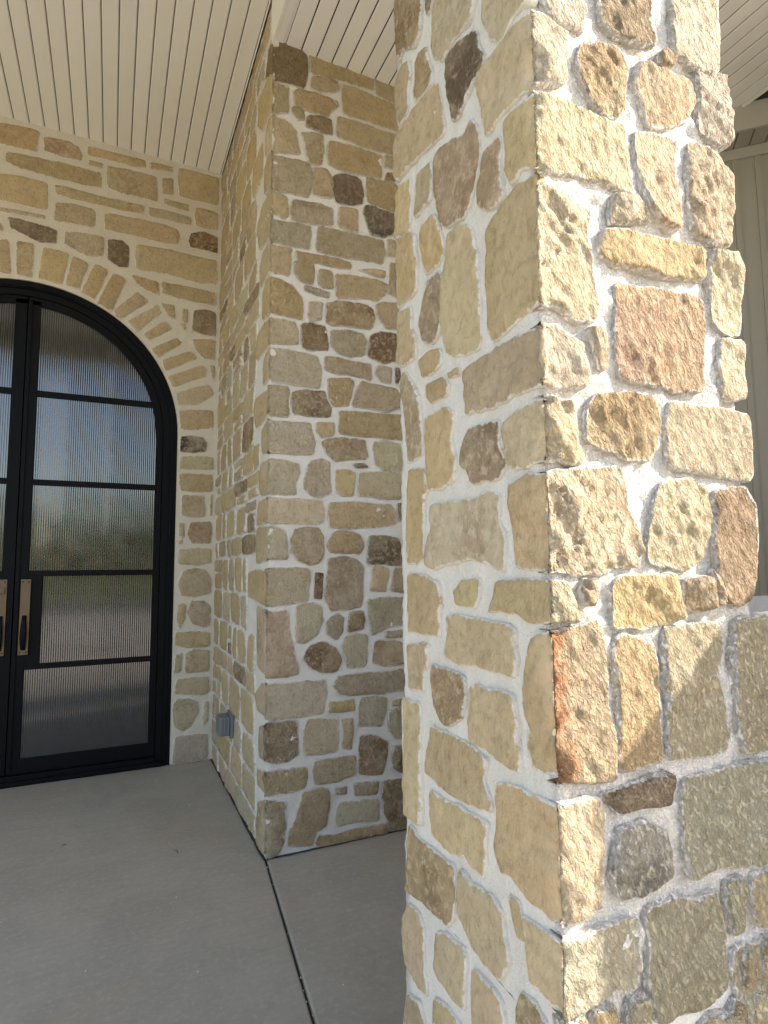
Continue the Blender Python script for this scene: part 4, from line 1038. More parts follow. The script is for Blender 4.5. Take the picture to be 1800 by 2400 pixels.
t|cr:1157,524 1183,525 1197,529 1207,557 1194,592 1177,595 1169,594 1162,552
c|cr:679,458 701,461 736,460 735,487 737,506 699,508 683,500 672,488
t|cr:751,471 784,465 817,470 828,489 828,507 788,511 753,505 749,490
b|cr:1057,461 1076,468 1098,465 1107,489 1096,503 1077,512 1061,499 1053,488
c|cr:1118,460 1159,463 1201,464 1202,479 1199,501 1164,505 1124,507 1124,489
t|cr:673,519 697,530 711,525 710,560 713,595 688,594 678,593 683,558
t|cr:1098,532 1123,524 1133,525 1137,554 1127,586 1116,593 1103,589 1102,552
t|cr:738,551 752,544 784,550 779,572 778,593 762,591 738,593 730,569
g|cr:672,2501 813,2501 932,2498 944,2531 939,2562 805,2569 690,2560 677,2527
t|cr:694,2600 776,2591 845,2588 864,2647 854,2704 768,2713 692,2701 676,2645
t|cr:674,2726 796,2729 891,2738 900,2798 893,2862 787,2858 693,2853 675,2794
b|cr:943,2729 992,2726 1041,2730 1049,2795 1033,2850 984,2861 931,2863 923,2797
b|cr:1082,2736 1133,2726 1192,2738 1205,2800 1186,2861 1134,2859 1072,2856 1065,2795
t|cr:680,2887 749,2883 803,2882 804,2919 808,2970 749,2968 688,2963 674,2922
t|cr:834,2889 916,2881 1009,2879 1005,2920 996,2961 914,2973 836,2967 829,2926
b|cr:1025,2888 1115,2878 1186,2889 1200,2928 1196,2962 1114,2973 1027,2970 1024,2921
c|cr:691,3000 820,2989 946,3000 966,3077 938,3145 819,3155 697,3142 680,3070
t|cr:990,2987 1093,2993 1200,2993 1199,3076 1185,3142 1091,3153 1000,3151 978,3066
g|cr:680,3175 803,3174 921,3181 921,3209 919,3249 805,3256 683,3246 676,3209
c|cr:948,3173 1073,3173 1205,3178 1204,3215 1185,3251 1071,3254 947,3254 939,3211
y|cr:690,3276 803,3269 916,3271 920,3305 903,3338 803,3348 694,3344 677,3309
g|cr:678,3360 800,3362 915,3368 913,3390 916,3423 796,3413 681,3416 674,3390
b|cr:940,3272 995,3269 1044,3283 1058,3342 1055,3417 1002,3416 940,3416 937,3348
t|cr:1073,3272 1139,3267 1192,3273 1207,3346 1196,3416 1143,3415 1086,3409 1075,3343
g|cr:672,3433 773,3432 856,3444 865,3482 858,3514 768,3519 687,3519 678,3479
c|cr:883,3445 990,3439 1108,3440 1115,3476 1107,3513 989,3514 892,3510 883,3475
t|cr:1140,3443 1165,3442 1193,3436 1202,3473 1199,3514 1158,3518 1132,3518 1128,3476
y|cr:681,3532 784,3536 881,3548 901,3582 888,3628 785,3642 680,3633 675,3580
c|cr:929,3538 1061,3529 1196,3539 1202,3585 1188,3626 1059,3632 922,3633 919,3585
t|cr:898,3656 941,3659 982,3662 996,3701 985,3735 948,3738 900,3741 892,3696
t|cr:1015,3654 1052,3650 1089,3657 1096,3697 1100,3744 1061,3736 1026,3737 1012,3695
d|cr:1132,3663 1164,3650 1199,3653 1205,3699 1191,3737 1163,3742 1131,3736 1118,3698
g|cr:698,3764 818,3761 959,3764 963,3814 948,3869 816,3876 689,3860 680,3815
c|cr:991,3761 1094,3762 1198,3761 1204,3811 1193,3868 1096,3866 979,3870 979,3812
c|cr:680,3896 749,3888 822,3893 823,3927 811,3968 753,3971 681,3963 672,3930
t|cr:859,3893 889,3887 931,3896 932,3924 927,3962 887,3976 854,3965 850,3932
t|cr:955,3891 1075,3887 1196,3887 1196,3930 1188,3966 1074,3965 958,3966 956,3929
t|cr:961,2594 996,2598 1038,2589 1036,2622 1038,2650 994,2646 952,2639 952,2624
t|cr:679,2457 703,2447 733,2455 740,2476 737,2485 704,2487 676,2486 673,2471
c|cr:758,2460 768,2456 783,2454 792,2465 784,2489 774,2486 761,2485 758,2466
m|cr:1078,2636 1099,2633 1123,2631 1122,2652 1115,2673 1101,2671 1081,2674 1084,2648
t|cr:682,3695 705,3688 730,3695 728,3720 725,3735 702,3735 676,3736 673,3714
t|cr:755,3698 766,3696 785,3691 788,3718 791,3744 763,3735 742,3738 745,3710
b|cr:804,3700 836,3691 853,3693 859,3714 848,3733 826,3737 809,3732 810,3717
b|cr:1011,2367 1028,2363 1050,2372 1054,2385 1043,2397 1031,2403 1025,2403 1011,2384
t|cr:728,2423 734,2414 746,2422 756,2428 747,2443 737,2444 730,2442 729,2436
m|cr:888,2618 905,2621 940,2621 939,2638 933,2646 914,2650 883,2645 883,2633
g|cr:882,2672 896,2667 904,2670 913,2681 907,2701 896,2712 877,2700 875,2682
t|cr:936,2667 947,2669 955,2672 954,2691 959,2701 945,2701 925,2711 925,2686
t|cr:973,2674 1004,2668 1027,2672 1030,2689 1031,2711 1006,2711 974,2700 974,2684
t|cr:1168,2665 1181,2673 1193,2676 1199,2689 1202,2702 1184,2712 1164,2709 1156,2687
'''

LOW_DATA = '''
g|cr:1147,1204 1256,1207 1278,1148 1251,950 1152,949 1144,991 1142,1060 1140,1129
G|cr:979,920 1053,918 1136,919 1225,917 1294,916 1273,730 1204,733 1111,745 1055,759 984,750 973,799 971,861
G|cr:1068,721 1117,723 1120,666 1116,626 1083,625 1070,665
g|cr:1155,717 1202,712 1234,679 1219,619 1158,623 1143,686
G|cr:1091,590 1188,587 1255,583 1236,421 1095,460 1090,535 1081,563
g|cr:1013,505 1086,490 1087,463 1032,466 978,497
t|cr:1261,18 1385,19 1490,32 1513,111 1495,205 1378,221 1271,203 1252,115
c|cr:1539,22 1710,8 1880,19 1882,70 1878,116 1705,113 1544,115 1525,66
p|cr:1526,138 1708,139 1877,142 1890,178 1885,220 1702,218 1534,214 1530,179
d|cr:1925,26 1982,17 2055,26 2073,117 2059,214 1988,221 1921,201 1901,117
t|cr:1250,233 1350,239 1434,232 1441,337 1429,438 1343,440 1257,429 1249,341
m|cr:1475,242 1590,237 1700,235 1711,332 1693,426 1582,436 1480,426 1460,338
g|cr:1747,240 1903,237 2070,234 2073,338 2045,432 1900,436 1727,437 1728,339
c|cr:1457,460 1547,459 1622,471 1643,582 1629,706 1548,721 1490,701 1459,585
t|cr:1669,460 1866,458 2052,472 2074,593 2055,709 1874,724 1669,718 1662,589
t|cr:1495,751 1602,735 1717,736 1731,814 1725,879 1605,892 1493,872 1474,813
g|cr:1761,833 1911,826 2070,827 2069,856 2060,882 1912,891 1750,885 1751,856
t|cr:1653,908 1859,903 2065,909 2070,953 2068,1011 1855,1011 1647,1016 1653,961
d|cr:1657,1030 1860,1033 2051,1038 2070,1102 2061,1161 1863,1167 1668,1160 1653,1105
t|cr:1253,594 1305,588 1341,600 1355,640 1354,685 1298,684 1247,684 1252,640
p|cr:1382,602 1402,595 1419,595 1428,647 1429,694 1398,687 1374,687 1374,638
t|cr:1350,718 1388,702 1424,717 1432,748 1426,798 1389,795 1335,800 1336,748
b|cr:1372,888 1438,895 1491,895 1503,941 1492,986 1433,990 1373,980 1369,940
t|cr:1380,1017 1431,1016 1476,1008 1486,1040 1479,1080 1435,1084 1376,1083 1379,1043
t|cr:1508,1009 1565,1005 1633,1009 1644,1050 1635,1071 1572,1083 1506,1083 1507,1047
y|cr:1324,1098 1372,1102 1406,1108 1412,1133 1410,1160 1364,1167 1320,1168 1325,1129
t|cr:1450,1107 1472,1093 1499,1099 1510,1136 1504,1170 1473,1169 1432,1174 1432,1128
b|cr:1538,1105 1579,1097 1636,1104 1640,1139 1630,1163 1580,1173 1532,1170 1520,1134
m|cr:1327,482 1357,477 1372,484 1376,498 1381,521 1350,517 1328,513 1328,499
t|cr:1328,539 1363,543 1402,541 1392,558 1403,573 1359,578 1331,576 1331,552
t|cr:1932,730 1963,733 1998,730 1998,753 1996,762 1962,771 1933,765 1931,749
t|cr:2026,729 2044,732 2065,729 2077,747 2072,760 2047,763 2012,763 2013,743
b|cr:1764,786 1791,787 1810,790 1814,799 1808,818 1786,818 1769,816 1773,798
t|cr:1831,780 1847,786 1863,782 1869,796 1861,815 1845,819 1834,819 1836,802
t|cr:1890,779 1926,786 1959,785 1964,804 1960,816 1924,812 1893,818 1890,799
c|cr:1776,737 1802,736 1835,746 1827,758 1823,770 1808,772 1773,774 1776,758
b|cr:1850,747 1869,743 1894,740 1892,751 1898,765 1871,775 1853,765 1848,754
t|cr:2016,786 2039,790 2072,790 2068,800 2068,813 2039,812 2015,809 2012,804
g|cr:1296,834 1322,833 1350,828 1347,849 1348,854 1321,853 1303,859 1301,841
b|cr:1370,833 1386,826 1399,837 1403,839 1396,850 1388,853 1367,856 1369,848
t|cr:1428,830 1440,835 1461,835 1454,838 1464,859 1445,853 1427,860 1425,843
b|cr:1322,873 1338,870 1344,878 1338,899 1341,916 1333,916 1320,911 1319,899
t|cr:1305,937 1327,931 1346,937 1351,947 1350,947 1322,956 1307,947 1306,941
p|cr:1559,928 1588,926 1626,933 1617,946 1621,950 1590,952 1565,955 1560,940
g|cr:1304,972 1321,969 1337,972 1346,994 1343,1010 1326,1014 1296,1003 1302,995
c|cr:1298,1030 1326,1028 1345,1023 1354,1040 1346,1053 1330,1058 1296,1060 1295,1043
'''

BLOCKER_DATA = '''
m|ex:54,21 150,19 237,16 248,42 239,69 148,78 61,75 49,44
p|ex:55,93 147,85 235,92 253,153 243,205 143,210 60,194 49,146
t|ex:278,21 319,11 346,20 363,106 346,196 315,204 280,203 261,104
t|ex:393,20 509,14 617,26 644,110 634,207 510,200 395,197 386,111
c|ex:670,22 744,8 815,16 816,63 806,98 737,106 668,96 660,63
b|ex:667,117 744,117 810,125 814,161 811,206 735,203 663,198 659,164
c|ex:852,20 972,19 1087,23 1098,109 1093,209 963,200 861,198 832,105
p|ex:53,232 108,219 159,229 158,277 154,319 99,315 51,321 51,276
t|ex:183,226 288,227 400,222 410,276 388,315 289,314 183,321 171,274
g|ex:434,226 489,226 539,222 545,272 535,319 481,318 441,307 428,266
t|ex:573,223 623,224 678,225 699,271 685,314 628,322 563,320 562,272
m|ex:717,222 832,229 952,224 960,271 957,311 837,318 728,316 718,276
d|ex:995,227 1040,228 1094,222 1097,266 1086,312 1036,314 979,312 983,270
t|ex:57,337 179,333 289,351 308,405 293,484 176,486 68,474 54,412
g|ex:333,336 373,341 415,334 411,405 404,483 363,487 336,475 323,413
g|ex:434,335 522,340 608,343 609,407 596,479 524,486 457,470 439,404
t|ex:628,334 680,335 718,349 732,411 737,475 684,484 630,476 627,415
d|ex:758,338 874,342 1004,345 1008,366 1000,381 876,385 754,383 750,361
t|ex:766,406 883,405 1000,407 1006,439 993,472 885,482 765,479 756,438
m|ex:1021,341 1060,342 1097,339 1102,406 1097,482 1057,484 1037,471 1021,415
p|ex:74,513 158,502 248,515 269,598 253,680 156,689 49,683 53,594
m|ex:302,502 381,502 474,503 481,556 468,595 389,605 305,595 290,554
m|ex:290,622 383,621 480,616 483,649 469,683 389,680 302,683 293,654
t|ex:504,508 542,504 575,507 592,597 579,688 536,682 497,681 496,594
t|ex:627,514 701,494 801,498 805,588 792,682 707,688 616,678 604,592
c|ex:849,517 962,496 1079,513 1099,598 1080,675 961,688 845,679 822,594
t|ex:63,714 95,698 133,709 149,769 134,818 95,820 46,823 44,765
c|ex:163,701 213,701 253,706 262,769 251,813 213,827 164,827 167,760
m|ex:282,702 403,705 521,711 523,768 530,818 405,830 290,818 288,761
y|ex:560,714 598,698 640,705 649,758 643,818 595,821 555,818 546,760
p|ex:670,702 797,700 922,705 928,768 919,828 799,825 682,819 662,765
y|ex:964,709 1018,698 1097,709 1101,759 1098,824 1020,820 956,825 940,759
m|ex:54,840 130,842 205,843 193,897 188,948 120,953 50,945 45,896
c|ex:222,841 337,841 456,848 460,901 456,948 342,948 230,941 219,898
g|ex:483,848 621,846 759,839 763,898 753,943 627,947 482,950 479,892
c|ex:783,844 850,847 895,849 908,892 890,941 839,956 794,948 785,901
d|ex:932,844 1016,838 1096,841 1101,901 1091,948 1008,948 931,948 918,899
m|ex:60,977 105,974 147,976 162,1017 143,1066 102,1069 53,1070 43,1020
c|ex:57,1086 105,1085 145,1088 151,1113 153,1136 97,1145 52,1134 47,1117
p|ex:201,977 307,972 420,984 446,1050 416,1129 308,1147 200,1132 169,1051
b|ex:460,968 528,974 583,981 607,1051 589,1139 532,1138 468,1132 465,1060
t|ex:625,979 680,965 725,971 731,1054 730,1144 681,1137 636,1130 622,1053
t|ex:756,966 802,970 852,965 865,1021 844,1066 801,1070 763,1058 744,1015
t|ex:747,1084 798,1090 853,1086 860,1115 856,1140 799,1139 759,1142 746,1115
t|ex:907,980 987,968 1090,977 1101,1060 1091,1131 988,1145 896,1132 872,1061
t|ex:54,1166 100,1159 145,1164 152,1249 143,1347 103,1349 58,1343 50,1249
c|ex:174,1158 311,1156 448,1162 447,1193 445,1217 303,1221 172,1224 162,1188
g|ex:174,1247 315,1241 439,1251 454,1289 436,1335 313,1342 177,1337 169,1290
b|ex:466,1166 527,1154 570,1167 581,1202 559,1246 518,1257 467,1249 463,1207
b|ex:471,1268 527,1269 568,1272 574,1307 572,1345 520,1341 474,1346 464,1312
t|ex:604,1166 647,1160 694,1166 710,1256 704,1340 656,1344 612,1332 596,1254
d|ex:725,1159 797,1158 856,1154 856,1190 847,1220 786,1227 730,1213 724,1194
t|ex:731,1236 797,1236 844,1247 861,1290 861,1338 796,1345 738,1339 727,1293
t|ex:881,1163 994,1157 1089,1161 1096,1257 1090,1334 995,1344 893,1339 875,1257
t|ex:57,1371 98,1365 137,1364 141,1450 140,1544 95,1545 56,1549 49,1450
t|ex:168,1363 241,1367 314,1367 332,1454 316,1546 241,1546 169,1549 158,1454
b|ex:359,1365 400,1363 436,1358 437,1456 444,1552 399,1544 361,1539 349,1460
b|ex:472,1371 501,1364 536,1366 546,1394 544,1423 509,1422 460,1427 455,1396
b|ex:471,1443 507,1445 537,1451 547,1494 540,1547 499,1550 475,1545 457,1499
g|ex:573,1361 624,1356 672,1374 683,1452 678,1545 631,1548 579,1533 570,1453
p|ex:720,1366 817,1361 896,1380 915,1452 894,1531 814,1551 728,1536 712,1450
p|ex:954,1369 1014,1365 1097,1366 1102,1453 1072,1535 1024,1549 964,1532 941,1461
t|ex:61,1567 154,1561 225,1579 246,1638 238,1716 145,1721 61,1711 51,1645
t|ex:276,1573 335,1570 398,1563 395,1644 379,1715 330,1722 263,1718 262,1641
t|ex:411,1563 562,1564 704,1567 703,1597 714,1623 560,1613 410,1614 412,1597
g|ex:415,1643 555,1640 703,1638 710,1678 705,1715 556,1726 429,1712 416,1680
t|ex:735,1574 821,1562 912,1577 923,1640 903,1714 819,1723 743,1711 730,1640
d|ex:935,1568 1017,1572 1095,1573 1101,1604 1084,1633 1017,1630 936,1629 938,1604
t|ex:939,1659 1025,1655 1094,1652 1103,1686 1099,1724 1024,1715 941,1713 940,1693
c|ex:48,1742 101,1734 148,1740 160,1782 152,1833 104,1842 60,1834 46,1784
t|ex:58,1860 99,1860 152,1859 166,1883 159,1914 105,1921 59,1918 44,1884
p|ex:194,1745 274,1738 338,1745 352,1826 355,1921 263,1916 185,1915 178,1826
c|ex:384,1748 521,1741 655,1748 664,1783 656,1822 517,1823 390,1825 380,1778
t|ex:388,1851 518,1843 666,1841 664,1880 652,1921 518,1916 378,1920 370,1883
c|ex:682,1739 750,1744 813,1736 817,1787 806,1818 751,1824 693,1813 683,1783
t|ex:678,1842 742,1847 802,1844 814,1883 801,1918 745,1927 684,1919 685,1883
g|ex:834,1738 889,1737 927,1745 943,1830 938,1922 887,1915 839,1912 824,1835
m|ex:975,1747 1027,1739 1092,1750 1105,1830 1097,1921 1025,1924 960,1921 953,1836
c|ey:2144,21 2204,10 2262,22 2288,100 2270,173 2206,182 2144,177 2124,102
y|ey:2318,14 2393,16 2460,25 2475,100 2444,174 2390,192 2317,183 2307,103
b|ey:2486,15 2616,10 2731,16 2736,95 2718,178 2612,185 2495,183 2484,100
t|ey:2754,20 2821,18 2880,15 2879,100 2868,183 2814,190 2771,181 2756,99
t|ey:2139,218 2240,206 2335,208 2345,310 2348,424 2234,425 2138,409 2118,313
t|ey:2370,213 2416,204 2446,212 2460,308 2455,418 2408,422 2385,409 2374,318
t|ey:2496,217 2613,208 2737,211 2742,266 2732,326 2616,330 2484,331 2476,273
b|ey:2487,353 2610,353 2742,349 2747,383 2750,419 2617,417 2490,419 2471,390
t|ey:2778,206 2827,200 2861,212 2879,314 2873,411 2827,425 2779,423 2768,314
c|ey:2124,444 2223,444 2311,452 2329,506 2332,566 2227,569 2134,555 2118,503
t|ey:2343,443 2463,438 2578,445 2590,500 2578,560 2463,564 2362,564 2341,509
y|ey:2613,445 2659,445 2690,445 2708,504 2695,563 2660,569 2606,571 2610,509
c|ey:2727,440 2797,436 2877,437 2881,508 2869,557 2804,568 2728,559 2723,502
t|ey:2121,584 2200,585 2273,584 2279,654 2269,705 2202,720 2126,713 2121,648
c|ey:2318,597 2397,586 2489,583 2486,646 2482,714 2396,714 2299,709 2292,647
t|ey:2523,590 2625,589 2732,591 2749,655 2736,707 2622,718 2519,714 2512,644
m|ey:2776,595 2829,584 2862,596 2885,646 2876,719 2824,718 2772,708 2766,645
t|ey:2127,743 2245,727 2373,738 2378,828 2381,927 2250,922 2149,908 2117,831
c|ey:2411,744 2534,727 2675,738 2679,774 2674,825 2539,829 2399,824 2398,781
m|ey:2404,850 2536,838 2676,845 2675,888 2675,926 2541,931 2408,922 2401,883
m|ey:2706,733 2785,728 2877,741 2886,778 2870,821 2787,831 2704,823 2691,785
b|ey:2698,853 2787,848 2872,856 2886,884 2873,922 2790,926 2711,916 2696,889
t|ey:2121,952 2163,950 2202,948 2211,981 2217,1009 2163,1021 2131,1009 2117,985
t|ey:2122,1031 2165,1038 2213,1038 2214,1107 2207,1161 2171,1172 2137,1163 2118,1099
b|ey:2264,963 2366,947 2499,951 2497,1053 2486,1165 2367,1172 2264,1161 2234,1053
m|ey:2540,958 2620,941 2720,940 2717,1054 2691,1151 2620,1176 2543,1163 2519,1053
t|ey:2741,942 2807,939 2859,952 2877,1060 2867,1163 2812,1172 2743,1169 2732,1063
b|ey:2122,1190 2160,1190 2206,1194 2217,1252 2215,1304 2164,1309 2127,1303 2118,1249
b|ey:2240,1188 2278,1185 2319,1189 2325,1220 2319,1243 2270,1247 2238,1250 2228,1222
y|ey:2232,1268 2272,1263 2315,1270 2322,1288 2323,1302 2276,1301 2239,1301 2236,1290
t|ey:2343,1188 2463,1188 2585,1195 2588,1251 2569,1293 2457,1313 2344,1304 2342,1252
t|ey:2611,1186 2645,1193 2683,1197 2688,1218 2690,1249 2653,1247 2607,1246 2603,1221
t|ey:2603,1266 2647,1264 2689,1270 2695,1292 2695,1305 2647,1311 2608,1309 2602,1287
g|ey:2728,1197 2795,1184 2868,1197 2876,1253 2861,1298 2797,1312 2721,1306 2712,1253
t|ey:2141,1334 2240,1321 2361,1337 2368,1434 2337,1534 2239,1553 2134,1536 2114,1434
t|ey:2402,1333 2469,1325 2548,1335 2555,1376 2542,1423 2473,1423 2391,1425 2391,1375
t|ey:2389,1448 2475,1444 2542,1445 2552,1493 2538,1543 2466,1548 2405,1546 2393,1498
t|ey:2577,1333 2617,1319 2658,1320 2666,1432 2652,1545 2618,1542 2579,1542 2567,1438
y|ey:2681,1322 2782,1330 2880,1329 2881,1378 2872,1435 2777,1437 2677,1436 2678,1386
t|ey:2695,1464 2778,1456 2878,1461 2879,1500 2868,1547 2777,1544 2681,1548 2682,1500
t|ey:2124,1568 2163,1569 2207,1571 2215,1636 2206,1701 2163,1710 2139,1703 2122,1637
t|ey:2246,1573 2369,1567 2506,1561 2506,1640 2501,1700 2364,1704 2232,1701 2229,1632
m|ey:2532,1574 2701,1571 2878,1565 2876,1631 2874,1703 2697,1705 2541,1698 2525,1634
g|ey:2139,1737 2233,1722 2323,1735 2335,1829 2331,1916 2227,1916 2147,1912 2123,1823
t|ey:2376,1739 2482,1729 2576,1737 2600,1819 2583,1917 2481,1926 2383,1909 2361,1823
m|ey:2624,1729 2748,1729 2878,1729 2887,1759 2872,1803 2751,1803 2630,1794 2617,1758
m|ey:2630,1829 2741,1821 2881,1817 2887,1866 2873,1921 2753,1924 2620,1918 2612,1869
'''

# ------------------------------------------------------------------ ground
def sheet(name, x0, x1, y0, y1, z, mat):
    o = mesh_obj(name, [(x0, y0, z), (x1, y0, z), (x1, y1, z), (x0, y1, z)], [(0, 1, 2, 3)], mat); o['kind'] = 'structure'; return o
sheet('ground', -900, 900, -900, 900, -.16, GRASS)
sheet('driveway', -40, 60, -10.6, .245, -.03, DRIVE)
sheet('road', -300, 300, -16.6, -10.62, -.09, ASPHALT)

# porch floor: two slabs with a tooled joint between them
floor = structure('porch_floor')
JX = lambda y: .678 + (y - 2.753) * .0993
def slab(side):
    g = .004; r = .008; V = []; F = []
    ys = [.25, 4.62]
    xo = -5.0 if side < 0 else 6.5
    prof = [(xo, -.25), (xo, 0.0), (g + r, 0.0), (g + r * .45, -.0015), (g + r * .12, -.005), (g, -.011), (g, -.10), (xo, -.25)]
    for y in ys:
        for k, (a, z) in enumerate(prof[:-1]):
            x = xo if k < 2 else JX(y) + side * a
            V.append((x, y, z))
    n = len(prof) - 1
    for k in range(n): F.append((k, (k + 1) % n, n + (k + 1) % n, n + k))
    F += [tuple(range(n)), tuple(range(2 * n - 1, n - 1, -1))]
    o = mesh_obj('slab', V, F, CONCRETE, floor)
    bm = bmesh.new(); bm.from_mesh(o.data); bmesh.ops.recalc_face_normals(bm, faces=bm.faces); bm.to_mesh(o.data); bm.free()
slab(-1); slab(1)
V = []; F = []
for i in range(60):
    y = .26 + i * 4.3 / 59; zz = -.014 + fbm(Vector((y * 9, 0, 1)), 3) * .004
    V += [(JX(y) - .012, y, zz), (JX(y) + .012, y, zz)]
    if i: F.append((2 * i - 2, 2 * i - 1, 2 * i + 1, 2 * i))
mesh_obj('joint_filler', V, F, SOIL, floor)
V, F = [], []
rs = random.Random(3)
spots = [(JX(y) + rs.uniform(-.004, .004), y, -.006) for y in [2.70, 2.66, 2.55, 2.2, 1.96, 1.9, 1.85, 1.79]]
spots += [(rs.uniform(-.5, 1.3), rs.uniform(1.7, 4.2), .001) for _ in range(14)] + [(.30, 2.12, .002), (-.33, 2.72, .002), (.28, 2.61, .002)]
for x, y, z in spots:
    s = rs.uniform(.0022, .0045); o0 = len(V)
    V += [(x - s, y, z), (x, y - s * .8, z), (x + s, y, z), (x, y + s, z), (x + s * .2, y, z + s * 1.1)]
    F += [(o0, o0 + 1, o0 + 4), (o0 + 1, o0 + 2, o0 + 4), (o0 + 2, o0 + 3, o0 + 4), (o0 + 3, o0, o0 + 4)]
o = mesh_obj('grit', V, F, MORTAR); o['kind'] = 'stuff'
# black seam of dirt where wall stones meet the slab
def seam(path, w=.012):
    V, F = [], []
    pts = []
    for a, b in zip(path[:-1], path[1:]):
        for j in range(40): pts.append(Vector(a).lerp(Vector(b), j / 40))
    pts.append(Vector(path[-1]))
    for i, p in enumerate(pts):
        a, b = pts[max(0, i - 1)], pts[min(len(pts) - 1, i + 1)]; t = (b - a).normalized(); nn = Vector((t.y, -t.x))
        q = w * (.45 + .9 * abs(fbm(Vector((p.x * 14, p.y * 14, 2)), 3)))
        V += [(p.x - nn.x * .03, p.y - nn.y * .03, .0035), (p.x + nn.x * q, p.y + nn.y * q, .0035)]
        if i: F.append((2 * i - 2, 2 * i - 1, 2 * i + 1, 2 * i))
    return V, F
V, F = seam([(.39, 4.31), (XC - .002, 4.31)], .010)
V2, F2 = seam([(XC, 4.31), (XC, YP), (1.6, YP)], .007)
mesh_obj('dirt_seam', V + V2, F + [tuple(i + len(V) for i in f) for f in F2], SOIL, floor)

# ------------------------------------------------------------------ back wall with arched opening
DX, DR, DZ = -.545, .945, 2.252
wall = thing('stone_wall', 'tan limestone back wall with white joints around the arched black door', 'wall', (-.5, YW, 0))
def arch_pts(R, n=40, z0=-.01):
    a = [(DX + R, z0)] + [(DX + R * math.cos(t), DZ + R * math.sin(t)) for t in [math.pi * i / n for i in range(n + 1)]] + [(DX - R, z0)]
    return a
def wall_mortar():
    y = YW + .007; x0, x1, z0, z1 = -3.2, .69, 0.0, 4.30
    ring = arch_pts(DR, 44, z0)
    outer = [(x0, z0)] + [(x0, z1), (x1, z1), (x1, z0)]
    loop = [(x0, z0)] + list(reversed(ring)) + [(x1, z0), (x1, z1), (x0, z1)]
    lp = np.array(loop)
    # densify
    dl = []
    for i in range(len(loop)):
        a, b = np.array(loop[i]), np.array(loop[(i + 1) % len(loop)]); k = max(1, int(np.linalg.norm(b - a) / .06))
        for j in range(k): dl.append(a + (b - a) * j / k)
    dl = np.array(dl)
    gx, gy = np.meshgrid(np.arange(x0, x1, .03), np.arange(z0, z1, .03)); P = np.stack([gx.ravel(), gy.ravel()], 1)
    P = P[inside(P, dl)]; P = P[seg_dist(P, dl) > .016]
    pts = [Vector((float(a), float(b))) for a, b in dl] + [Vector((float(a), float(b))) for a, b in P]
    m_ = len(dl)
    ov, oe, of, oi, _, _ = delaunay_2d_cdt(pts, [(i, (i + 1) % m_) for i in range(m_)], [], 1, 1e-7)
    A = np.array([[v.x, v.y] for v in ov]); V = []
    for q in A:
        W = Vector((q[0], y, q[1])); rim = abs(math.hypot(q[0] - DX, max(0, q[1] - DZ)) - DR) < .004
        h = fbm(W * 9, 4) * .004
        V.append((q[0], y - (0 if rim else h), q[1]))
    F = [tuple(f) for f in of]
    # reveal of the opening
    o0 = len(V)
    for x, z in ring: V += [(x, y, z), (x, y + .16, z)]
    for i in range(len(ring) - 1): F.append((o0 + 2 * i, o0 + 2 * i + 1, o0 + 2 * i + 3, o0 + 2 * i + 2))
    mesh_obj('mortar', V, F, BUFF_MORTAR, wall, smooth=False)
wall_mortar()
boxes('wall_core', [(-3.2, DX - DR - .02, YW + .06, YW + .3, 0, 4.5), (DX + DR + .02, .9, YW + .06, YW + .3, 0, 4.5), (DX - DR - .02, DX + DR + .02, YW + .06, YW + .3, DZ + DR + .02, 4.5)], MORTAR, wall)
stones(wall, WALL_DATA)

# ------------------------------------------------------------------ arched double door
door = thing('entry_door', 'black arched double door with fluted glass panes and bronze handles', 'door', (DX, YW, 0))
def arch_band(R0, R1, y0, y1, zb, name, mat, parent, n=48):
    """half-round-headed band between radius R0 (inner) and R1 (outer), standing on zb"""
    V, F = [], []
    a, b = arch_pts(R0, n, zb), arch_pts(R1, n, zb)
    for (x, z), (X, Z) in zip(a, b): V += [(x, y0, z), (X, y0, Z), (X, y1, Z), (x, y1, z)]
    for i in range(len(a) - 1):
        for k in range(4): F.append((4 * i + k, 4 * i + (k + 1) % 4, 4 * i + 4 + (k + 1) % 4, 4 * i + 4 + k))
    F += [(0, 1, 2, 3), tuple(4 * (len(a) - 1) + k for k in (3, 2, 1, 0))]
    return V, F
V, F = arch_band(.896, DR - .002, YW + .018, YW + .15, 0.0, 'f', None, None)
V2, F2 = arch_band(.852, .8955, YW + .032, YW + .15, 0.0, 'f', None, None)
V3, F3 = arch_band(.905, .918, YW + .011, YW + .02, 0.0, 'f', None, None)
Vt, Ft = V + V2 + V3, F + [tuple(i + len(V) for i in f) for f in F2] + [tuple(i + len(V) + len(V2) for i in f) for f in F3]
o = mesh_obj('door_frame', Vt, Ft, BLACK, door)
boxes('threshold', [(DX - .895, DX + .895, YW - .002, YW + .14, .002, .030), (DX - .85, DX + .85, YW + .012, YW + .13, .030, .062)], BLACK, door, .003)
PR = .80; PZ = DZ
def pane_mesh(xa, xb, za, zb, arch=False, sgn=1):
    """a fluted sheet: half-round ribs standing in front of the glass plane"""
    pitch = .0132; nr = int(round((xb - xa) / pitch)); sub = 9; V, F = [], []; cols = []
    for i in range(nr * sub + 1):
        x = xa + (xb - xa) * i / (nr * sub); ph = (i % sub) / sub
        d = .0017 * math.sin(math.pi * ph) ** .75
        top = zb
        if arch:
            q = PR ** 2 - (x - DX) ** 2
            top = max(za + .0005, PZ + math.sqrt(max(q, 0)))
        cols.append((x, YW + .056 - d, top))
    nz = 3
    for x, y, top in cols:
        for j in range(nz + 1): V.append((x, y, za + (top - za) * j / nz))
    for i in range(len(cols) - 1):
        for j in range(nz):
            a = i * (nz + 1) + j; F.append((a, a + nz + 1, a + nz + 2, a + 1))
    return V, F
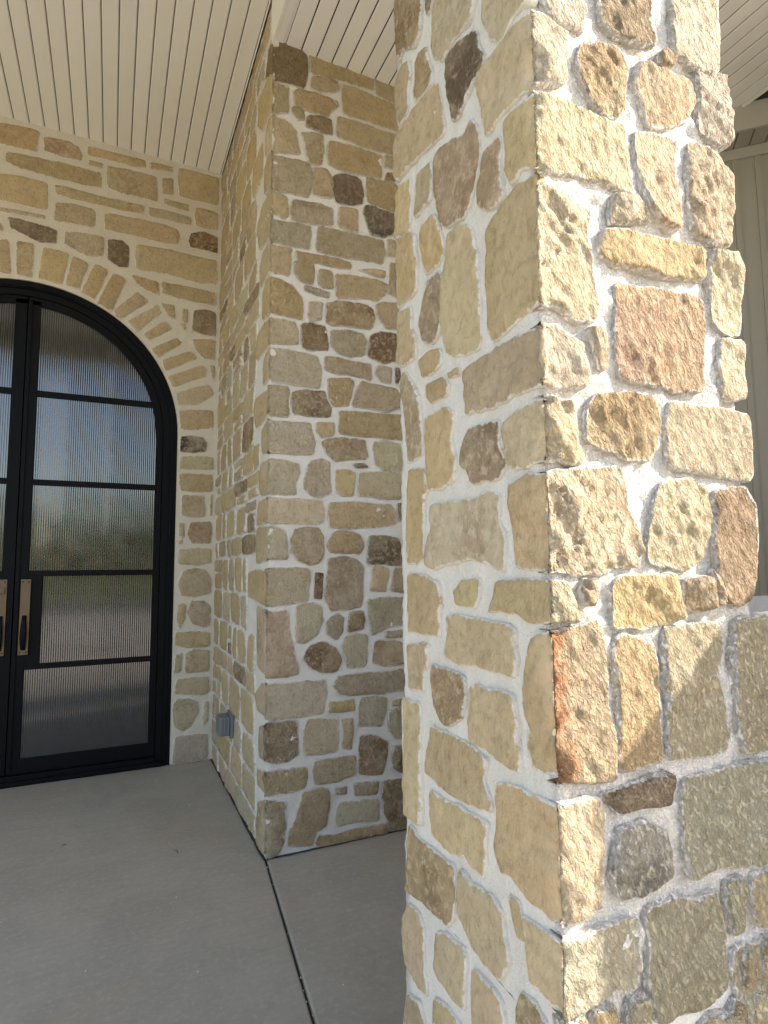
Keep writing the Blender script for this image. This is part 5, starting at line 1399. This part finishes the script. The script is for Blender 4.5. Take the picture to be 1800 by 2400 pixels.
def leaf(s):
    """s = +1 right leaf, -1 left leaf; x measured from the meeting line outwards"""
    X = lambda a: DX + s * a
    y0, y1 = YW + .040, YW + .085
    L = []
    def bar(a, b, z0, z1, ya=y0):
        xs = sorted((X(a), X(b))); L.append((xs[0], xs[1], ya, y1, z0, z1))
    r = .848
    zt = DZ + math.sqrt(PR ** 2 - .07 ** 2)
    bar(.004, .070, .066, zt + .03)
    bar(.0702, .8105, .066, .142); 
    for z0, z1 in ((.690, .724), (1.272, 1.309), (1.858, 1.895)): bar(.0702, .8105, z0, z1, y0 + .002)
    bar(.0702, .773, 2.442, 2.480, y0 + .002)
    bar(.0702, .152, .7242, 1.2718, y0 + .001)
    V, F = [], []
    for b in L:
        v, f = box_vf(*b, off=len(V)); V += v; F += f
    # outer stile and curved head: quarter band
    n = 30; st = [(r, .066), (r, DZ)] + [(r * math.cos(t), DZ + r * math.sin(t)) for t in [math.pi / 2 * i / n for i in range(1, n + 1)]]
    zi = DZ
    inn = [(.8105, .066), (.8105, DZ - .10)] + [(PR * math.cos(t), DZ + PR * math.sin(t)) for t in [math.pi / 2 * i / n for i in range(1, n + 1)]]
    o0 = len(V)
    for (a, z), (b, w) in zip(inn, st):
        a = max(a, .004); b = max(b, .004)
        V += [(X(a), y0, z), (X(b), y0, w), (X(b), y1, w), (X(a), y1, z)]
    for i in range(len(inn) - 1):
        for k in range(4): F.append((o0 + 4 * i + k, o0 + 4 * i + (k + 1) % 4, o0 + 4 * i + 4 + (k + 1) % 4, o0 + 4 * i + 4 + k))
    F.append((o0, o0 + 1, o0 + 2, o0 + 3))
    # raised edge beside the meeting line
    v, f = box_vf(*sorted((X(.004), X(.026))), y0 - .012, y0, .08, zt + .02, off=len(V))
    if s > 0: V += v; F += f
    o = mesh_obj('door_leaf', V, F, BLACK, door)
    bm = bmesh.new(); bm.from_mesh(o.data); bmesh.ops.recalc_face_normals(bm, faces=bm.faces); bm.to_mesh(o.data); bm.free()
    for xa, xb, za, zb, ar in ((.070, .8105, .142, .690, 0), (.152, .8105, .724, 1.272, 0), (.070, .8105, 1.309, 1.858, 0), (.070, .8105, 1.895, 2.442, 0), (.070, .7995, 2.480, 3.05, 1)):
        a, b = sorted((X(xa), X(xb)))
        if ar:
            V, F = pane_mesh(a, b, za, zb, True)
        else: V, F = pane_mesh(a, b, za, zb)
        mesh_obj('pane', V, F, GLASS, o)
    # glazing bead along the bottom pane
    a, b = sorted((X(.072), X(.808)))
    boxes('glazing_bead', [(a, b, y0 + .001, y0 + .006, .1425, .149)], BLACK, o)
    # handle: bronze backplate with a dark recessed pull
    a, b = sorted((X(.037), X(.092)))
    p = boxes('handle_plate', [(a, b, y0 - .009 - (.012 if s > 0 else 0), y0 - .0005, .785, 1.255)], BRONZE, o, .002)
    xm = (a + b) / 2; yy = y0 - .021 if s > 0 else y0 - .010
    V, F = [], []
    n = 18; prof = []
    for k in range(n):   # loop-shaped grip standing off the plate
        t = k / (n - 1); z = .815 + t * .215; st = math.sin(math.pi * t) ** .5
        w = .012 + .006 * math.sin(math.pi * min(1, t * 1.15)); dd = .006 + .034 * st
        prof.append((z, w, dd))
    for z, w, dd in prof:
        V += [(xm - w, yy - dd + .004, z), (xm - w * .5, yy - dd, z), (xm + w * .5, yy - dd, z), (xm + w, yy - dd + .004, z), (xm + w * .8, yy - dd + .014, z), (xm - w * .8, yy - dd + .014, z)]
    for k in range(n - 1):
        for q in range(6): F.append((6 * k + q, 6 * k + (q + 1) % 6, 6 * k + 6 + (q + 1) % 6, 6 * k + 6 + q))
    F += [tuple(range(6)), tuple(6 * (n - 1) + q for q in range(5, -1, -1))]
    mesh_obj('handle_grip', V, F, BLACK, o, smooth=True)
    boxes('screw', [(xm - .004 + dx, xm + .004 + dx, yy - .0025, yy - .0005, z - .004, z + .004) for z in (1.238, .802) for dx in (-.016, .016)], BLACK, o, .001)
    if s < 0:
        boxes('lock_cylinder', [(xm - .018, xm + .018, yy - .006, yy - .0005, 1.165, 1.205)], BRONZE, o, .004)
leaf(1); leaf(-1)
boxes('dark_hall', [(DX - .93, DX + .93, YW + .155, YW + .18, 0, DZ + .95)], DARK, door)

# ------------------------------------------------------------------ pier beside the door
pier = thing('stone_pier', 'tall tan and brown limestone pier standing between the arched door and the near column', 'pier', (1.1, 3.5, 0))
mortar_wrap(pier, [(XC + .010, 4.32), (XC + .010, YP + .010), (1.62, YP + .010), (1.62, 4.32)], 0, 4.30, .02, .0045)
stones(pier, PIER_DATA)
oc = thing('outlet_cover', 'grey weatherproof outlet cover mounted low on the side of the pier', 'outlet cover', (XC, 3.59, .40))
boxes('cover', [(XC - .078, XC - .012, 3.532, 3.648, .352, .462)], GREYP, oc, .012)
boxes('rib', [(XC - .0795 + .012 + k * .020, XC - .0795 + .020 + k * .020, 3.5285, 3.5335, .362, .452) for k in range(3)], GREYP, oc, .002)
boxes('back_plate', [(XC - .014, XC + .004, 3.520, 3.660, .340, .474)], GREYP, oc, .004)

# ------------------------------------------------------------------ near column and low wall
colm = thing('stone_column', 'large near stone column with thick white mortar, its right side in sunlight', 'column', (.94, 1.06, 0))
C_L, C_R = XC + .009, YC + .017
mortar_wrap(colm, [(1.195, 1.345), (C_L, 1.345), (C_L, C_R + .016), (C_L + .007, C_R + .005), (C_L + .020, C_R), (1.205, C_R), (1.205, 1.345)], .55, 2.5, .0075, .0038, close_top=False, rough_y=2.1)
mortar_wrap(colm, [(1.195, 1.345), (C_L, 1.345), (C_L, C_R), (1.205, C_R), (1.205, 1.345)], 0, .55, .03, .004, close_top=False)
mortar_wrap(colm, [(1.195, 1.345), (C_L, 1.345), (C_L, C_R), (1.205, C_R), (1.205, 1.345)], 2.5, 4.05, .03, .004)
stones(colm, COLUMN_DATA)
low = thing('low_stone_wall', 'low stone wall with a sloped mortar top running right from the near column', 'wall', (1.65, 1.06, 0))
mortar_wrap(low, [(2.1, 1.30), (1.19, 1.30), (1.19, C_R), (2.1, C_R)], 0, 1.208, .010, .0045, close_top=False, rough_y=1.7)
V, F = [], []
nx, ny = 70, 30
for j in range(ny + 1):
    for i in range(nx + 1):
        x = 1.17 + .93 * i / nx; y = C_R - .014 + (1.32 - C_R) * j / ny
        z = 1.203 + .014 * min(1, j / 3) - .075 * j / ny + fbm(Vector((x * 16, y * 16, 3)), 5) * .012 + .035 * min(1, j / 6) * max(0, 1 - (x - 1.17) / .13) ** 1.3
        V.append((x, y, z))
for j in range(ny):
    for i in range(nx):
        a = j * (nx + 1) + i; F.append((a, a + 1, a + nx + 2, a + nx + 1))
mesh_obj('mortar_cap', V, F, MORTAR, low, smooth=True)
stones(low, LOW_DATA)
blocker = thing('shadow_block', 'added unseen stone block right of the near column, casting its diagonal shadow', 'pier', (2.6, .62, 0))  # block added out of view to shape the diagonal shadow
mortar_wrap(blocker, [(2.9, 1.12), (2.11, 1.12), (2.11, .04), (2.9, .04), (2.9, 1.12)], 0, 1.95, .03, .0045)
stones(blocker, BLOCKER_DATA)
col2 = colm.copy(); COL.objects.link(col2); col2.location = colm.location + Vector((2.25, -.16, 0))  # column copy added out of view to stop sun reaching the floor
col2['label'] = 'added unseen copy of the near column, keeping sun off the porch floor'
for ch in list(colm.children):
    c = ch.copy(); COL.objects.link(c); c.parent = col2
col3 = colm.copy(); COL.objects.link(col3); col3.location = colm.location + Vector((2.95, -.02, 0))  # another added copy, blocks the sun patch on the pier
col3['label'] = 'added unseen copy of the near column, keeping sun off the stone pier'
for ch in list(colm.children):
    c = ch.copy(); COL.objects.link(c); c.parent = col3

# ------------------------------------------------------------------ porch ceilings of grooved boards
ZH, ZL = 4.28, 4.012
hi = structure('high_porch_ceiling', (-1, 2.4, ZH))
def board_mesh(w, L, zt=.016):
    c = .0045; prof = [(-w / 2, zt), (-w / 2, c), (-w / 2 + c, 0), (w / 2 - c, 0), (w / 2, c), (w / 2, zt)]
    V = [(x, y, z) for y in (0, L) for x, z in prof]; n = 6
    F = [(k, n + k, n + (k + 1) % n, (k + 1) % n) for k in range(n)] + [tuple(range(n)), tuple(range(2 * n - 1, n - 1, -1))]
    me = bpy.data.meshes.new('board'); me.from_pydata(V, [], F); me.materials.append(CREAM); me.update(); return me
def lay_boards(parent, xs, w, y0, y1, z):
    me = board_mesh(w, y1 - y0); b = base_of(parent)
    for x in xs:
        o = bpy.data.objects.new('board', me); o.location = Vector((x, y0, z + random.uniform(-.0006, .0006))) - b; link(o, parent)
P1 = .0891
lay_boards(hi, [.6615 - P1 * (k + .5) for k in range(26)], P1 - .0065, .52, 4.305, ZH)
boxes('groove_backing', [(-3.2, .664, .5, 4.31, ZH + .0085, ZH + .014)], GREYP, hi)
boxes('corner_mould', [(.662, .6665, .5, 4.30, ZH - .012, ZH + .02)], CREAM, hi)
lo = structure('low_porch_ceiling', (2, 1.6, ZL))
P2 = .0853
lay_boards(lo, [.7365 + P2 * (k + .5) for k in range(30)], P2 - .007, .52, 2.775, ZL)
boxes('groove_backing', [(.70, 3.30, .5, 2.77, ZL + .0085, ZL + .014)], DARK, lo)
boxes('edge_trim', [(.7225, .7365, .5, 2.775, ZL + .0045, ZL + .0125), (.668, .684, .5, 2.775, ZL - .003, ZH + .03), (.685, .722, .5, 2.775, ZL - .002, ZL + .012)], CREAM, lo, .0015)
boxes('end_trim', [(3.297, 3.311, .5, 4.2, ZL - .010, ZL + .03)], CREAM, lo)
boxes('caulk', [(.672, .70, YP - .012, YP + .004, ZL - .03, ZL)], MORTAR, lo, .004)
roof = structure('porch_roof', (0, 2, 4.6))
boxes('roof_deck', [(-6, 5.4, .45, 4.7, 4.40, 4.75)], SHINGLE, roof)
boxes('eave_beam', [(-6, 5.4, .40, .51, 4.0, 4.40)], CREAM, roof)

# ------------------------------------------------------------------ angled wing of the house, behind on the right
wing = thing('house_wing', 'beige board and batten house wing with a boxed soffit behind the near column', 'building', (3.9, 1.7, 0))
Sd = Vector((1, -1, 0)).normalized(); Nd = Vector((-1, -1, 0)).normalized()
W0 = Vector((5.61 / 2, 5.61 / 2, 0))          # foot of the wall line nearest the origin
def wbox(name, L, mat):
    V, F = [], []
    for s0, s1, n0, n1, z0, z1 in L:
        v, f = box_vf(s0, s1, n0, n1, z0, z1, off=len(V))
        V += [W0 + Sd * a + Nd * b + Vector((0, 0, c)) for a, b, c in v]; F += [q[::-1] for q in f]
    o = mesh_obj(name, V, F, mat, wing)
    bm = bmesh.new(); bm.from_mesh(o.data); bmesh.ops.recalc_face_normals(bm, faces=bm.faces); bm.to_mesh(o.data); bm.free(); return o
SA, SB = -1.6, 3.2
for k in range(8): wbox('siding_panel', [(SA + k * .6 + .001, SA + (k + 1) * .6 - .001, -.25, 0, 0, 3.84)], WINGPAINT)
s_a = (3.5135 - 5.61 / 2) * math.sqrt(2)
for k in range(-12, 18):
    s = s_a + k * .122
    if SA < s < SB: wbox('batten', [(s - .0165, s + .0165, .0005, .012, 0, 3.80)], WINGPAINT)
wbox('frieze_board', [(SA, SB, .0005, .022, 3.80, 3.866)], WINGTRIM)
fo = (5.61 - 5.36) / math.sqrt(2)
for k in range(58):
    s = SA + k * .0853
    wbox('soffit_board', [(s + .003, s + .0823, .0, fo - .002, 3.870, 3.885)], WINGPAINT)
wbox('soffit_backing', [(SA, SB, -.2, fo - .002, 3.886, 3.9)], DARK)
wbox('fascia', [(SA, SB, fo, fo + .02, 3.862, 4.024)], WINGTRIM)
wbox('fascia_cap', [(SA, SB, -.3, fo + .001, 4.28, 4.30)], DARK)

# ------------------------------------------------------------------ small litter on the slab
def twig(x, y, a, L, label):
    V, F = [], []
    d = Vector((math.cos(a), math.sin(a), 0)); n = Vector((-d.y, d.x, 0))
    for k in range(6):
        t = k / 5; w = .0018 * (1 - abs(t - .4)) + .0004; p = Vector((x, y, .003 + .006 * math.sin(t * 3))) + d * L * t + n * .004 * math.sin(t * 4)
        V += [p - n * w, p + n * w, p + Vector((0, 0, w * 1.5))]
        if k:
            b = 3 * k
            for q in range(3): F.append((b - 3 + q, b - 3 + (q + 1) % 3, b + (q + 1) % 3, b + q))
    F += [(0, 2, 1), (15, 16, 17)]
    o = mesh_obj('dry_twig', V, F, SOIL, None, loc=(x, y, .002)); o['label'] = label; o['category'] = 'twig'
twig(.31, 3.02, -1.1, .035, 'thin dark dry twig on the concrete just left of the pier base')
twig(-.17, 3.30, .3, .022, 'tiny dark curled leaf stem on the open concrete before the door')

# ------------------------------------------------------------------ trees across the road, seen in the door glass
V, F = [], []
rs = random.Random(5)
for k in range(9000):
    cx = rs.uniform(-160, 120); hmax = 8 + 3.2 * math.sin(cx * .11) + 2.2 * math.sin(cx * .037 + 2)
    z = hmax * rs.random() ** .7; y = -78 + rs.uniform(-7, 4) * (1 - .4 * z / 12)
    s = rs.uniform(.35, .9); a = rs.uniform(0, 6.28); b = rs.uniform(-.9, .9)
    u = Vector((math.cos(a), math.sin(a) * .4, b)).normalized() * s; w = Vector((-math.sin(a) * .5, rs.uniform(-.4, .4), math.cos(b))).normalized() * s
    c = Vector((cx, y, z)); o0 = len(V)
    V += [c - u, c - w * .8, c + u, c + w]; F.append((o0, o0 + 1, o0 + 2, o0 + 3))
o = mesh_obj('tree_line', V, F, LEAFGREEN); o['kind'] = 'stuff'
